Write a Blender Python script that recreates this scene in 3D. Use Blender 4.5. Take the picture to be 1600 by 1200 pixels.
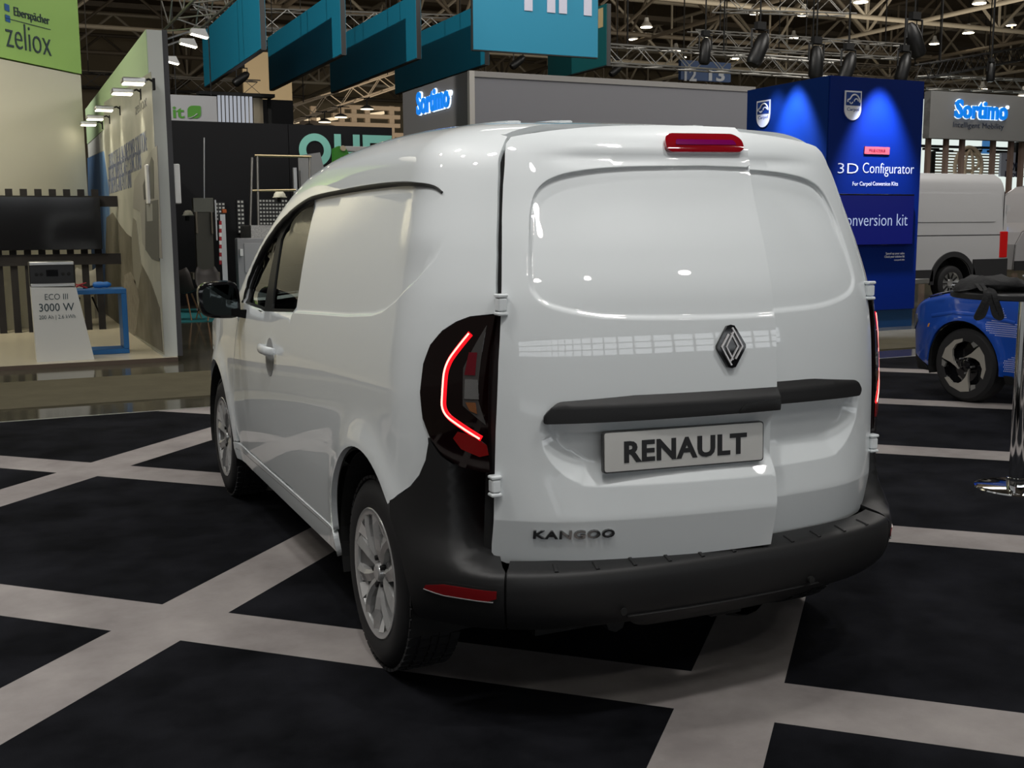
import bpy, math, random
import numpy as np
from mathutils import Vector, Matrix
from mathutils.geometry import delaunay_2d_cdt

for o in list(bpy.data.objects):
    bpy.data.objects.remove(o, do_unlink=True)
scene = bpy.context.scene
COL = scene.collection
random.seed(7)
PI = math.pi

# ------------------------------------------------------------------ camera
FPX, YAW, PITCH, ROLL = 1722.9, math.radians(24.853), math.radians(8.181), math.radians(-.344)
CAMP = Vector((-1.9876, -3.4552, 1.4838))
_f = Vector((math.sin(YAW) * math.cos(PITCH), math.cos(YAW) * math.cos(PITCH), -math.sin(PITCH)))
_r = Vector((math.cos(YAW), -math.sin(YAW), 0))
_u = _r.cross(_f)
_r, _u = (_r * math.cos(ROLL) + _u * math.sin(ROLL)), (-_r * math.sin(ROLL) + _u * math.cos(ROLL))
cd = bpy.data.cameras.new('camera')
cam = bpy.data.objects.new('camera', cd)
COL.objects.link(cam)
cam.matrix_world = Matrix(((_r.x, _u.x, -_f.x, CAMP.x), (_r.y, _u.y, -_f.y, CAMP.y), (_r.z, _u.z, -_f.z, CAMP.z), (0, 0, 0, 1)))
cd.sensor_width = 36
cd.lens = FPX / 1600 * 36
cd.clip_end = 400
scene.camera = cam


def at(px, py, x=None, y=None, z=None):
    """point of the place seen at a photograph pixel, on the plane x=, y= or z= in metres"""
    d = _f + _r * ((px - 800) / FPX) - _u * ((py - 600) / FPX)
    k, v = (0, x) if x is not None else (1, y) if y is not None else (2, z)
    return CAMP + d * ((v - CAMP[k]) / d[k])


# ------------------------------------------------------------------ world, lights, exposure
world = bpy.data.worlds.new('hall_air')
scene.world = world
world.use_nodes = True
world.node_tree.nodes['Background'].inputs[0].default_value = (1.0, .93, .84, 1)
world.node_tree.nodes['Background'].inputs[1].default_value = .12
vs = scene.view_settings
vs.view_transform = 'Standard'
vs.look = 'None'
vs.gamma = 1
vs.use_curve_mapping = False
vs.exposure = -.8


def area(name, loc, target, size, power, col=(1, .985, .96), spread=140, sy=None):
    l = bpy.data.lights.new(name, 'AREA')
    l.shape = 'RECTANGLE' if sy else 'DISK'
    l.size = size
    if sy:
        l.size_y = sy
    l.energy = power
    l.color = col
    l.spread = math.radians(spread)
    o = bpy.data.objects.new(name, l)
    COL.objects.link(o)
    o.location = loc
    o.rotation_euler = (Vector(target) - Vector(loc)).to_track_quat('-Z', 'Y').to_euler()
    return o


def spot(name, loc, target, power, angle, blend=.5, size=.05, col=(1, .95, .88)):
    l = bpy.data.lights.new(name, 'SPOT')
    l.energy = power
    l.spot_size = math.radians(angle)
    l.spot_blend = blend
    l.shadow_soft_size = size
    l.color = col
    o = bpy.data.objects.new(name, l)
    COL.objects.link(o)
    o.location = loc
    o.rotation_euler = (Vector(target) - Vector(loc)).to_track_quat('-Z', 'Y').to_euler()
    return o


# truss floodlights over the stand (above and behind the frame)
area('flood_light', (-2.4, -3.3, 7.6), (-.4, -.2, 1.0), .45, 118)
area('flood_light', (1.3, -3.6, 7.6), (.1, -.3, 1.0), .45, 120)
area('flood_light', (-4.0, .4, 7.6), (-.8, .6, .9), .45, 110)
area('flood_light', (-3.6, 3.6, 7.6), (-.9, 2.0, .9), .45, 100)
area('flood_light', (3.0, .6, 7.6), (.3, .6, 1.0), .45, 80)
area('flood_light', (5.4, 4.6, 7.0), (5.0, 2.6, .4), .45, 90)
area('flood_light', (0, 2.2, 8.0), (0, 1.6, 1.6), .45, 60)
# hall lighting: broad high lamps over the aisles and the booths
for hx, hy in ((-8, -7), (-3, -8.5), (2.5, -7.5), (7.5, -8), (-5.5, -13), (0, -13.5), (5.5, -13)):
    area('hall_light', (hx, hy, 11.5), (hx * .6, hy * .3, 0), .55, 95, (1, .97, .93), 170)
for hx, hy in ((-7, 4), (-11, 8), (-6.5, 9), (-9, 1)):
    area('hall_light', (hx, hy, 11), (hx * .6, hy + 1.5, 0), .55, 170, (1, .96, .90), 170)
area('hall_light', (6, 12, 11), (6, 17, 0), 7, 900, (1, .96, .90), 170)
area('hall_light', (17, 8, 11), (14, 14, 0), 7, 1500, (1, .96, .90), 170)
area('hall_light', (24, 20, 11), (20, 26, 0), 7, 900, (1, .95, .88), 170)
spot('booth_fill', (-3.4, 10.8, 4.4), (-1.9, 15.0, 1.3), 900, 78, 1.0, .3, (1, .92, .72))  # this and the next: unseen fills added to brighten the cream wall and platform
area('booth_fill', (-2.6, 11.2, 5.6), (-1.6, 11.6, 0), 1.4, 70, (1, .93, .78), 150)
# unseen upward fill lamps, added to brighten the roof steel
area('roof_fill', (8, 36, 7.0), (10, 42, 16), 18, 1700, (1, .86, .66), 170)
area('roof_fill', (34, 34, 7.0), (36, 42, 16), 18, 2100, (1, .88, .70), 170)
area('roof_fill', (-6, 28, 8.0), (-4, 34, 16), 10, 420, (1, .86, .66), 170)
spot('banner_light', (-6.5, 15.5, 9.5), (4.5, 20.5, 5.7), 7000, 64, .4, .1, (1, .97, .9))
spot('banner_light', (8.0, 11.0, 8.5), (9.0, 19.5, 5.6), 420, 40, .6, .1, (1, .97, .9))

# ------------------------------------------------------------------ materials
MATS = {}


def mat(name, col, rough=.5, metal=0.0, coat=0.0, emit=None, estr=0.0, spec=.5, alpha=1.0, trans=0.0, ior=1.45,
        noise=None, bump=None):
    """procedural material; noise=(scale, second colour, detail), bump=(scale, strength)"""
    if name in MATS:
        return MATS[name]
    m = bpy.data.materials.new(name)
    m.use_nodes = True
    nt = m.node_tree
    b = nt.nodes['Principled BSDF']
    b.inputs['Base Color'].default_value = (*col, 1)
    b.inputs['Roughness'].default_value = rough
    b.inputs['Metallic'].default_value = metal
    b.inputs['Coat Weight'].default_value = coat
    b.inputs['Coat Roughness'].default_value = .02
    b.inputs['Specular IOR Level'].default_value = spec
    b.inputs['IOR'].default_value = ior
    b.inputs['Alpha'].default_value = alpha
    b.inputs['Transmission Weight'].default_value = trans
    if emit:
        b.inputs['Emission Color'].default_value = (*emit, 1)
        b.inputs['Emission Strength'].default_value = estr
    if noise or bump:
        tc = nt.nodes.new('ShaderNodeTexCoord')
    if noise:
        n = nt.nodes.new('ShaderNodeTexNoise')
        n.inputs['Scale'].default_value = noise[0]
        n.inputs['Detail'].default_value = noise[2] if len(noise) > 2 else 4
        n.inputs['Roughness'].default_value = .62
        r = nt.nodes.new('ShaderNodeValToRGB')
        r.color_ramp.elements[0].position = .36
        r.color_ramp.elements[1].position = .68
        r.color_ramp.elements[0].color = (*col, 1)
        r.color_ramp.elements[1].color = (*noise[1], 1)
        nt.links.new(tc.outputs['Object'], n.inputs['Vector'])
        nt.links.new(n.outputs['Fac'], r.inputs['Fac'])
        nt.links.new(r.outputs['Color'], b.inputs['Base Color'])
    if bump:
        n2 = nt.nodes.new('ShaderNodeTexNoise')
        n2.inputs['Scale'].default_value = bump[0]
        n2.inputs['Detail'].default_value = 3
        bp = nt.nodes.new('ShaderNodeBump')
        bp.inputs['Strength'].default_value = bump[1]
        bp.inputs['Distance'].default_value = .01
        nt.links.new(tc.outputs['Object'], n2.inputs['Vector'])
        nt.links.new(n2.outputs['Fac'], bp.inputs['Height'])
        nt.links.new(bp.outputs['Normal'], b.inputs['Normal'])
    MATS[name] = m
    return m


M_PAINT = mat('white_paint', (.74, .775, .785), .40, 0, 1.0)
M_BLACK = mat('matte_black', (.006, .006, .006), .8)
M_PLASTIC = mat('grained_plastic', (.014, .014, .0145), .48, bump=(900, .12))
M_GLOSSBLK = mat('gloss_black', (.006, .006, .007), .08)
M_RUBBER = mat('tyre_rubber', (.011, .011, .012), .7)
M_CHROME = mat('chrome', (.82, .82, .82), .06, 1.0)
M_ALU = mat('brushed_aluminium', (.55, .55, .54), .35, .9)
M_ALLOY = mat('alloy_silver', (.50, .50, .495), .26, .55)
M_ALLOYD = mat('alloy_dark', (.20, .20, .20), .35, .4)
M_SEAL = mat('rubber_seal', (.018, .019, .018), .45)
M_WHITE = mat('white_lacquer', (.78, .78, .76), .4)
M_GREY = mat('grey_panel', (.21, .21, .22), .55)
M_BLKPANEL = mat('black_panel', (.007, .007, .008), .55, spec=.2)
M_TRUSSB = mat('black_truss', (.012, .012, .012), .5)


def glass_mat(name, tint, rough=.0, alpha=.35):
    """thin window glass: part clear film of the tint, part mirror by angle"""
    if name in MATS:
        return MATS[name]
    m = bpy.data.materials.new(name)
    m.use_nodes = True
    nt = m.node_tree
    nt.nodes.remove(nt.nodes['Principled BSDF'])
    out = nt.nodes['Material Output']
    t = nt.nodes.new('ShaderNodeBsdfTransparent')
    t.inputs[0].default_value = (*tint, 1)
    g = nt.nodes.new('ShaderNodeBsdfGlossy')
    g.inputs['Roughness'].default_value = .01
    fr = nt.nodes.new('ShaderNodeFresnel')
    fr.inputs[0].default_value = 1.55
    mx = nt.nodes.new('ShaderNodeMixShader')
    nt.links.new(fr.outputs[0], mx.inputs[0])
    nt.links.new(t.outputs[0], mx.inputs[1])
    nt.links.new(g.outputs[0], mx.inputs[2])
    nt.links.new(mx.outputs[0], out.inputs['Surface'])
    MATS[name] = m
    return m


# ------------------------------------------------------------------ objects
def link(name, me, parent=None, loc=None):
    o = bpy.data.objects.new(name, me)
    COL.objects.link(o)
    if loc is not None:
        o.location = loc
    if parent is not None:
        o.parent = parent
    return o


def tag(o, label=None, cat=None, group=None, kind=None):
    if label:
        o['label'] = label
    if cat:
        o['category'] = cat
    if group:
        o['group'] = group
    if kind:
        o['kind'] = kind
    return o


def thing(name, label, cat, loc=(0, 0, 0), rotz=0.0, group=None):
    o = link(name, None, None, loc)
    o.rotation_euler = (0, 0, rotz)
    o.empty_display_size = .1
    return tag(o, label, cat, group)


def copy_tree(o, parent=None):
    c = o.copy()
    COL.objects.link(c)
    if parent is not None:
        c.parent = parent
    for ch in list(o.children):
        copy_tree(ch, c)
    return c


class MB:
    """collects shapes into ONE mesh"""

    def __init__(s):
        s.v, s.f, s.m = [], [], []
        s.cur = 0

    def add(s, vs, fs):
        b = len(s.v)
        s.v += [tuple(p) for p in vs]
        s.f += [tuple(i + b for i in f) for f in fs]
        s.m += [s.cur] * len(fs)
        return s

    def box(s, a, b, bev=0.0):
        (x0, y0, z0), (x1, y1, z1) = a, b
        x0, x1 = min(x0, x1), max(x0, x1)
        y0, y1 = min(y0, y1), max(y0, y1)
        z0, z1 = min(z0, z1), max(z0, z1)
        if bev <= 0:
            return s.add([(x0, y0, z0), (x1, y0, z0), (x1, y1, z0), (x0, y1, z0), (x0, y0, z1), (x1, y0, z1), (x1, y1, z1), (x0, y1, z1)],
                         [(0, 3, 2, 1), (4, 5, 6, 7), (0, 1, 5, 4), (1, 2, 6, 5), (2, 3, 7, 6), (3, 0, 4, 7)])
        e = min(bev, (x1 - x0) * .49, (y1 - y0) * .49, (z1 - z0) * .49)
        rings = []
        for z, q in ((z0, e), (z0 + e, 0), (z1 - e, 0), (z1, e)):
            c = e
            rings.append([(x0 + q + (c if q == 0 else c * .6), y0 + q, z), (x1 - q - (c if q == 0 else c * .6), y0 + q, z),
                          (x1 - q, y0 + q + (c if q == 0 else c * .6), z), (x1 - q, y1 - q - (c if q == 0 else c * .6), z),
                          (x1 - q - (c if q == 0 else c * .6), y1 - q, z), (x0 + q + (c if q == 0 else c * .6), y1 - q, z),
                          (x0 + q, y1 - q - (c if q == 0 else c * .6), z), (x0 + q, y0 + q + (c if q == 0 else c * .6), z)])
        return s.loft(rings, True, True, True)

    def obox(s, c, ax, ay, az):
        """oriented box: centre and three half-axis vectors"""
        c, ax, ay, az = Vector(c), Vector(ax), Vector(ay), Vector(az)
        vs = [c + ax * i + ay * j + az * k for k in (-1, 1) for j in (-1, 1) for i in (-1, 1)]
        return s.add(vs, [(0, 2, 3, 1), (4, 5, 7, 6), (0, 1, 5, 4), (1, 3, 7, 5), (3, 2, 6, 7), (2, 0, 4, 6)])

    def loft(s, rings, closed=True, cap0=False, cap1=False):
        n = len(rings[0])
        vs = [p for r in rings for p in r]
        fs = []
        for i in range(len(rings) - 1):
            for j in range(n if closed else n - 1):
                k = (j + 1) % n
                fs.append((i * n + j, i * n + k, (i + 1) * n + k, (i + 1) * n + j))
        if cap0:
            fs.append(tuple(range(n - 1, -1, -1)))
        if cap1:
            fs.append(tuple((len(rings) - 1) * n + j for j in range(n)))
        return s.add(vs, fs)

    def tube(s, pts, r, n=8, cap=True, closed=False):
        pts = [Vector(p) for p in pts]
        rings = []
        up = None
        for i, p in enumerate(pts):
            a = pts[i - 1] if i > 0 else (pts[-1] if closed else p)
            b = pts[i + 1] if i < len(pts) - 1 else (pts[0] if closed else p)
            t = (b - a).normalized()
            if up is None:
                up = t.orthogonal().normalized()
            up = (up - t * up.dot(t)).normalized()
            w = t.cross(up)
            rr = r[i] if isinstance(r, (list, tuple)) else r
            rings.append([p + up * (rr * math.cos(2 * PI * k / n)) + w * (rr * math.sin(2 * PI * k / n)) for k in range(n)])
        if closed:
            rings.append(rings[0])
        return s.loft(rings, True, cap and not closed, cap and not closed)

    def lathe(s, prof, c=(0, 0, 0), axis='z', n=32, a0=0.0, a1=2 * PI, closed_prof=False):
        """prof: (radius, along axis)"""
        rings = []
        full = abs(a1 - a0 - 2 * PI) < 1e-6
        m = n if full else n + 1
        for k in range(m):
            a = a0 + (a1 - a0) * k / n
            ca, sa = math.cos(a), math.sin(a)
            ring = []
            for r, h in prof:
                q = {'z': (r * ca, r * sa, h), 'x': (h, r * ca, r * sa), 'y': (r * sa, h, r * ca)}[axis]
                ring.append((q[0] + c[0], q[1] + c[1], q[2] + c[2]))
            rings.append(ring)
        if full:
            rings.append(rings[0])
        return s.loft(rings, closed_prof)

    def prism(s, poly, f0, f1):
        """poly of 2D points; f0/f1 map a 2D point to the front/back 3D point"""
        n = len(poly)
        vs = [f0(*p) for p in poly] + [f1(*p) for p in poly]
        fs = [tuple(range(n)), tuple(range(2 * n - 1, n - 1, -1))]
        fs += [(i, i + n, (i + 1) % n + n, (i + 1) % n) for i in range(n)]
        return s.add(vs, fs)

    def build(s, name, m, parent=None, smooth=False, loc=None, angle=None):
        me = bpy.data.meshes.new(name)
        me.from_pydata([tuple(p) for p in s.v], [], s.f)
        for q in (m if isinstance(m, (list, tuple)) else [m]):
            me.materials.append(q)
        if isinstance(m, (list, tuple)):
            me.polygons.foreach_set('material_index', s.m)
        import bmesh
        bm = bmesh.new()
        bm.from_mesh(me)
        bmesh.ops.recalc_face_normals(bm, faces=bm.faces)
        bm.to_mesh(me)
        bm.free()
        if smooth or angle:
            me.polygons.foreach_set('use_smooth', [True] * len(me.polygons))
            me.set_sharp_from_angle(angle=math.radians(angle or 40))
        me.update()
        return link(name, me, parent, loc)


def box(name, a, b, m, parent=None, bev=0.0, smooth=False):
    return MB().box(a, b, bev).build(name, m, parent, angle=35 if bev else None)


# ------------------------------------------------------------------ lettering
def text_mesh(s, bold=0.0, spacing=1.0):
    """2D triangles of a line of lettering, normalised to x 0..1 and cap height 0..1 (y)"""
    cu = bpy.data.curves.new('lettering', 'FONT')
    cu.body = s
    cu.size = 1
    cu.offset = bold
    cu.space_character = spacing
    cu.resolution_u = 3
    o = bpy.data.objects.new('lettering', cu)
    me = bpy.data.meshes.new_from_object(o)
    n = len(me.vertices)
    co = np.zeros(n * 3)
    me.vertices.foreach_get('co', co)
    co = co.reshape(-1, 3)[:, :2]
    fs = [tuple(p.vertices) for p in me.polygons]
    bpy.data.objects.remove(o)
    bpy.data.curves.remove(cu)
    bpy.data.meshes.remove(me)
    return co, fs


CAP = None


def lettering(name, s, f, x0, x1, z0, z1, m, parent=None, bold=0.0, depth=.003, spacing=1.0):
    """letters spanning x0..x1, cap height z0..z1 in the (u,v) plane; f(u, v, w) maps to 3D with w = height off the surface"""
    global CAP
    if CAP is None:
        c, _ = text_mesh('H')
        CAP = (c[:, 1].min(), c[:, 1].max())
    co, fs = text_mesh(s, bold, spacing)
    x = (co[:, 0] - co[:, 0].min()) / (co[:, 0].max() - co[:, 0].min())
    y = (co[:, 1] - CAP[0]) / (CAP[1] - CAP[0])
    u = x0 + (x1 - x0) * x
    v = z0 + (z1 - z0) * y
    n = len(u)
    top = f(u, v, np.full(n, depth))
    bot = f(u, v, np.full(n, -.0005))
    mb = MB()
    edges = {}
    for q in fs:
        for i in range(len(q)):
            e = (q[i], q[(i + 1) % len(q)])
            edges[e] = 1
    side = [(a, b, b + n, a + n) for (a, b) in edges if (b, a) not in edges]
    mb.add(list(map(tuple, top)) + list(map(tuple, bot)), list(fs) + side)
    return mb.build(name, m, parent)


def plane_map(o, ru, rv, rn):
    o, ru, rv, rn = (np.array(q, float) for q in (o, ru, rv, rn))

    def f(u, v, w=0.0):
        u, v, w = np.broadcast_arrays(np.asarray(u, float), np.asarray(v, float), np.asarray(w, float))
        return o + u[..., None] * ru + v[..., None] * rv + w[..., None] * rn
    return f


# ------------------------------------------------------------------ curved panels
def inside(P, poly):
    x, y = P[:, 0], P[:, 1]
    r = np.zeros(len(P), bool)
    n = len(poly)
    for i in range(n):
        (x0, y0), (x1, y1) = poly[i], poly[(i + 1) % n]
        if y0 == y1:
            continue
        c = ((y0 > y) != (y1 > y)) & (x < (x1 - x0) * (y - y0) / (y1 - y0) + x0)
        r ^= c
    return r


def segdist(P, A, B):
    P, A, B = np.asarray(P), np.asarray(A), np.asarray(B)
    d = B - A
    L = np.maximum((d * d).sum(1), 1e-12)
    best = np.full(len(P), 1e9)
    for i in range(len(A)):
        t = np.clip(((P - A[i]) @ d[i]) / L[i], 0, 1)
        q = P - (A[i] + t[:, None] * d[i])
        best = np.minimum(best, (q * q).sum(1))
    return np.sqrt(best)


def sdpoly(u, v, poly):
    """signed distance, negative inside"""
    sh = np.shape(u)
    P = np.stack([np.ravel(u), np.ravel(v)], 1)
    A = np.asarray(poly, float)
    d = segdist(P, A, np.roll(A, -1, 0))
    return np.where(inside(P, poly), -d, d).reshape(sh)


def dens(poly, h, closed=True):
    out = []
    n = len(poly)
    for i in range(n if closed else n - 1):
        a, b = np.asarray(poly[i], float), np.asarray(poly[(i + 1) % n], float)
        k = max(1, int(math.ceil(np.linalg.norm(b - a) / h)))
        out += [tuple(a + (b - a) * j / k) for j in range(k)]
    if not closed:
        out.append(tuple(poly[-1]))
    return out


def rnd(poly, r, n=5):
    """rounds the corners; r a number or one per corner"""
    out = []
    m = len(poly)
    for i in range(m):
        p, a, b = (np.asarray(poly[k % m], float) for k in (i, i - 1, i + 1))
        rr = r[i] if isinstance(r, (list, tuple)) else r
        la, lb = np.linalg.norm(a - p), np.linalg.norm(b - p)
        d = min(rr, la * .48, lb * .48)
        if d < 1e-5:
            out.append(tuple(p))
            continue
        s, e = p + (a - p) / la * d, p + (b - p) / lb * d
        for k in range(n + 1):
            t = k / n
            out.append(tuple((1 - t) ** 2 * s + 2 * t * (1 - t) * p + t * t * e))
    return out


def smooth_line(pts, n=6):
    """Catmull-Rom through points (open)"""
    P = [np.asarray(p, float) for p in pts]
    P = [2 * P[0] - P[1]] + P + [2 * P[-1] - P[-2]]
    out = []
    for i in range(1, len(P) - 2):
        for k in range(n):
            t = k / n
            out.append(tuple(.5 * ((2 * P[i]) + (-P[i - 1] + P[i + 1]) * t + (2 * P[i - 1] - 5 * P[i] + 4 * P[i + 1] - P[i + 2]) * t * t + (-P[i - 1] + 3 * P[i] - 3 * P[i + 1] + P[i + 2]) * t ** 3)))
    out.append(tuple(P[-2]))
    return out


def area2(poly):
    a = np.asarray(poly)
    b = np.roll(a, -1, 0)
    return float((a[:, 0] * b[:, 1] - b[:, 0] * a[:, 1]).sum())


def offset(poly, d):
    """moves a closed outline outwards by d"""
    a = np.asarray(poly, float)
    t = np.roll(a, -1, 0) - np.roll(a, 1, 0)
    t /= np.maximum(np.linalg.norm(t, axis=1), 1e-9)[:, None]
    s = 1 if area2(poly) > 0 else -1
    return [tuple(q) for q in a + d * s * np.stack([t[:, 1], -t[:, 0]], 1)]


def fnormal(f, u, v, ns, e=.0015):
    n = np.cross(f(u + e, v) - f(u - e, v), f(u, v + e) - f(u, v - e)) * ns
    return n / np.maximum(np.linalg.norm(n, axis=1), 1e-12)[:, None]


def panel(name, poly, f, parent, m, ns=1, h=.035, holes=(), lines=(), depth=.02, lip=.012, raise_=0.0, lipmat=None, ne=.0015):
    """skin of a curved body: an outline in the surface's own (u,v) plane, triangulated and laid onto f(u,v)"""
    loops = [dens(poly, h)] + [dens(q, h) for q in holes]
    pts, edges = [], []
    for l in loops:
        b = len(pts)
        pts += l
        edges += [(b + i, b + (i + 1) % len(l)) for i in range(len(l))]
    nb = len(pts)
    for l in lines:
        l = dens(l, h, False)
        l = np.asarray(l)
        ok = inside(l, poly)
        for q in holes:
            ok &= ~inside(l, q)
        A = np.asarray(pts[:nb])
        ok &= segdist(l, A, np.roll(A, -1, 0)) > h * .12
        prev = None
        for p, k in zip(l, ok):
            if k:
                pts.append(tuple(p))
                if prev is not None:
                    edges.append((prev, len(pts) - 1))
                prev = len(pts) - 1
            else:
                prev = None
    P = np.asarray(pts)
    x0, y0 = P.min(0)
    x1, y1 = P.max(0)
    gx, gy = np.meshgrid(np.arange(x0 + h / 2, x1, h), np.arange(y0 + h / 2, y1, h))
    gx = gx + (np.arange(gx.shape[0]) % 2)[:, None] * h * .5
    G = np.stack([gx.ravel(), gy.ravel()], 1)
    k = inside(G, poly)
    for q in holes:
        k &= ~inside(G, q)
    G = G[k]
    if len(G):
        E = np.asarray(edges)
        G = G[segdist(G, P[E[:, 0]], P[E[:, 1]]) > h * .5]
        pts = pts + [tuple(g) for g in G]
    V, _, F, *_r2 = delaunay_2d_cdt([Vector(p) for p in pts], edges, [], 0, 1e-6, False)
    V = np.array([(p.x, p.y) for p in V])
    C = np.array([(V[a[0]] + V[a[1]] + V[a[2]]) / 3 for a in F])
    k = inside(C, poly)
    for q in holes:
        k &= ~inside(C, q)
    F = [F[i] for i in np.nonzero(k)[0]]
    n = fnormal(f, V[:, 0], V[:, 1], ns, ne)
    X = f(V[:, 0], V[:, 1]) + n * raise_
    T = np.array(F)
    fn = np.cross(X[T[:, 1]] - X[T[:, 0]], X[T[:, 2]] - X[T[:, 0]])
    flip = (fn * n[T[:, 0]]).sum(1) < 0
    T[flip] = T[flip][:, ::-1]
    verts = [tuple(p) for p in X]
    norms = [tuple(p) for p in n]
    faces = [tuple(t) for t in T]
    mi = [0] * len(faces)
    if depth > 0:
        for li, l in enumerate(loops):
            L = np.asarray(l)
            t = np.roll(L, -1, 0) - np.roll(L, 1, 0)
            t /= np.maximum(np.linalg.norm(t, axis=1), 1e-9)[:, None]
            s = (1 if area2(l) > 0 else -1) * (1 if li == 0 else -1)
            on = s * np.stack([t[:, 1], -t[:, 0]], 1)
            nn = fnormal(f, L[:, 0], L[:, 1], ns)
            A = f(L[:, 0], L[:, 1]) + nn * raise_
            od = f(L[:, 0] + on[:, 0] * .002, L[:, 1] + on[:, 1] * .002) - f(L[:, 0], L[:, 1])
            od /= np.maximum(np.linalg.norm(od, axis=1), 1e-9)[:, None]
            B = A - nn * depth
            Cc = B + od * lip
            b = len(verts)
            c = len(l)
            verts += [tuple(p) for p in A] + [tuple(p) for p in B] + [tuple(p) for p in B] + [tuple(p) for p in Cc]
            norms += [tuple(p) for p in od] * 2 + [tuple(p) for p in nn] * 2
            for i in range(c):
                j = (i + 1) % c
                q = (b + i, b + j, b + c + j, b + c + i)
                qn = np.cross(A[j] - A[i], B[i] - A[i])
                if (qn * od[i]).sum() < 0:
                    q = q[::-1]
                faces.append(q)
                mi.append(0)
                if lip > 0:
                    q = (b + 2 * c + i, b + 2 * c + j, b + 3 * c + j, b + 3 * c + i)
                    qn = np.cross(B[j] - B[i], Cc[i] - B[i])
                    if (qn * nn[i]).sum() < 0:
                        q = q[::-1]
                    faces.append(q)
                    mi.append(1)
    me = bpy.data.meshes.new(name)
    me.from_pydata(verts, [], faces)
    me.materials.append(m)
    me.materials.append(lipmat or M_BLACK)
    me.polygons.foreach_set('material_index', mi)
    me.polygons.foreach_set('use_smooth', [True] * len(faces))
    me.normals_split_custom_set_from_vertices(norms)
    me.update()
    return link(name, me, parent)


def ribbon(name, line, f, parent, m, width, ns=1, raise_=.004, depth=.006, closed=False, h=.02, round_=0.0):
    """a strip laid along a line on the surface f: width across, standing raise_ proud, with thickness"""
    L = np.asarray(dens(line, h, closed))
    t = (np.roll(L, -1, 0) - np.roll(L, 1, 0)) if closed else np.gradient(L, axis=0)
    t /= np.maximum(np.linalg.norm(t, axis=1), 1e-9)[:, None]
    nn = fnormal(f, L[:, 0], L[:, 1], ns)
    C = f(L[:, 0], L[:, 1])
    T = np.gradient(C, axis=0) if not closed else np.roll(C, -1, 0) - np.roll(C, 1, 0)
    T /= np.maximum(np.linalg.norm(T, axis=1), 1e-9)[:, None]
    W = np.cross(nn, T)
    w = width / 2 if np.isscalar(width) else np.interp(np.linspace(0, 1, len(L)), np.linspace(0, 1, len(width)), width)[:, None] / 2
    rings = [C - W * w - nn * depth, C - W * w + nn * raise_ * .6, C - W * w * .7 + nn * raise_, C + W * w * .7 + nn * raise_, C + W * w + nn * raise_ * .6, C + W * w - nn * depth]
    rr = [[tuple(r[i]) for r in rings] for i in range(len(L))]
    if closed:
        rr.append(rr[0])
    return MB().loft(rr, True, not closed, not closed).build(name, m, parent, angle=50)

# ================================================================== floor and hall
PH = math.radians(45.94)
CA, SA = math.cos(PH), math.sin(PH)
PER, BW, A0, B0 = 2.11, .304, 1.580, -.493
nA = Vector((-SA, CA))
nB = Vector((CA, SA))
CX0, CX1, CY0, CY1 = -6.5, 12.0, -6.5, 5.83
tag(MB().box((-60, -40, -.30), (70, 90, -.02)).build('floor', mat('hall_floor', (.045, .041, .028), .10, noise=(1.5, (.085, .078, .055), 6))), kind='structure')
M_CARPET = mat('carpet_black', (.0022, .0025, .0034), .95, spec=.08, noise=(2.1, (.013, .0135, .017), 9), bump=(700, .5))
M_STRIP = mat('carpet_grey', (.235, .212, .205), .95, spec=.15, noise=(2.2, (.345, .317, .302), 8), bump=(700, .5))
carpet = tag(box('carpet', (CX0, CY0, -.02), (CX1, CY1, -.008), mat('carpet_backing', (.02, .02, .02), .9)), kind='structure')


def clip_rect(poly):
    for ax, lim, sgn in ((0, CX0, 1), (0, CX1, -1), (1, CY0, 1), (1, CY1, -1)):
        out = []
        for i in range(len(poly)):
            p, q = poly[i], poly[(i + 1) % len(poly)]
            dp, dq = sgn * (p[ax] - lim), sgn * (q[ax] - lim)
            if dp >= 0:
                out.append(p)
            if dp * dq < 0:
                t = dp / (dp - dq)
                out.append((p[0] + (q[0] - p[0]) * t, p[1] + (q[1] - p[1]) * t))
        poly = out
        if len(poly) < 3:
            return None
    return poly


def carpet_piece(name, a0, a1, b0, b1, m):
    p = [tuple(nA * a + nB * b) for a, b in ((a0, b0), (a0, b1), (a1, b1), (a1, b0))]
    p = clip_rect(p)
    if not p:
        return
    if area2(p) < 0:
        p = p[::-1]
    if abs(area2(p)) < .02:
        return
    MB().prism(p, lambda x, y: (x, y, 0), lambda x, y: (x, y, -.008)).build(name, m, carpet)


for i in range(-8, 9):
    ac = A0 + i * PER
    carpet_piece('carpet_strip', ac - BW / 2, ac + BW / 2, -30, 30, M_STRIP)
    for j in range(-9, 10):
        bc = B0 + j * PER
        carpet_piece('carpet_strip', ac + BW / 2, ac + PER - BW / 2, bc - BW / 2, bc + BW / 2, M_STRIP)
        carpet_piece('carpet_tile', ac + BW / 2, ac + PER - BW / 2, bc + BW / 2, bc + PER - BW / 2, M_CARPET)
tag(box('aisle_carpet', (-40, 6.58, -.02), (45, 8.35, -.010), mat('aisle_olive', (.085, .075, .050), .95, spec=.1, noise=(3, (.10, .09, .06), 5))), kind='structure')
tag(box('kerb_strip', (CX0, 5.83, -.02), (CX1, 5.86, .002), M_ALU), kind='structure')

# hall shell
M_DECK = mat('roof_deck', (.20, .16, .11), .8, noise=(.25, (.14, .11, .075), 3))
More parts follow.
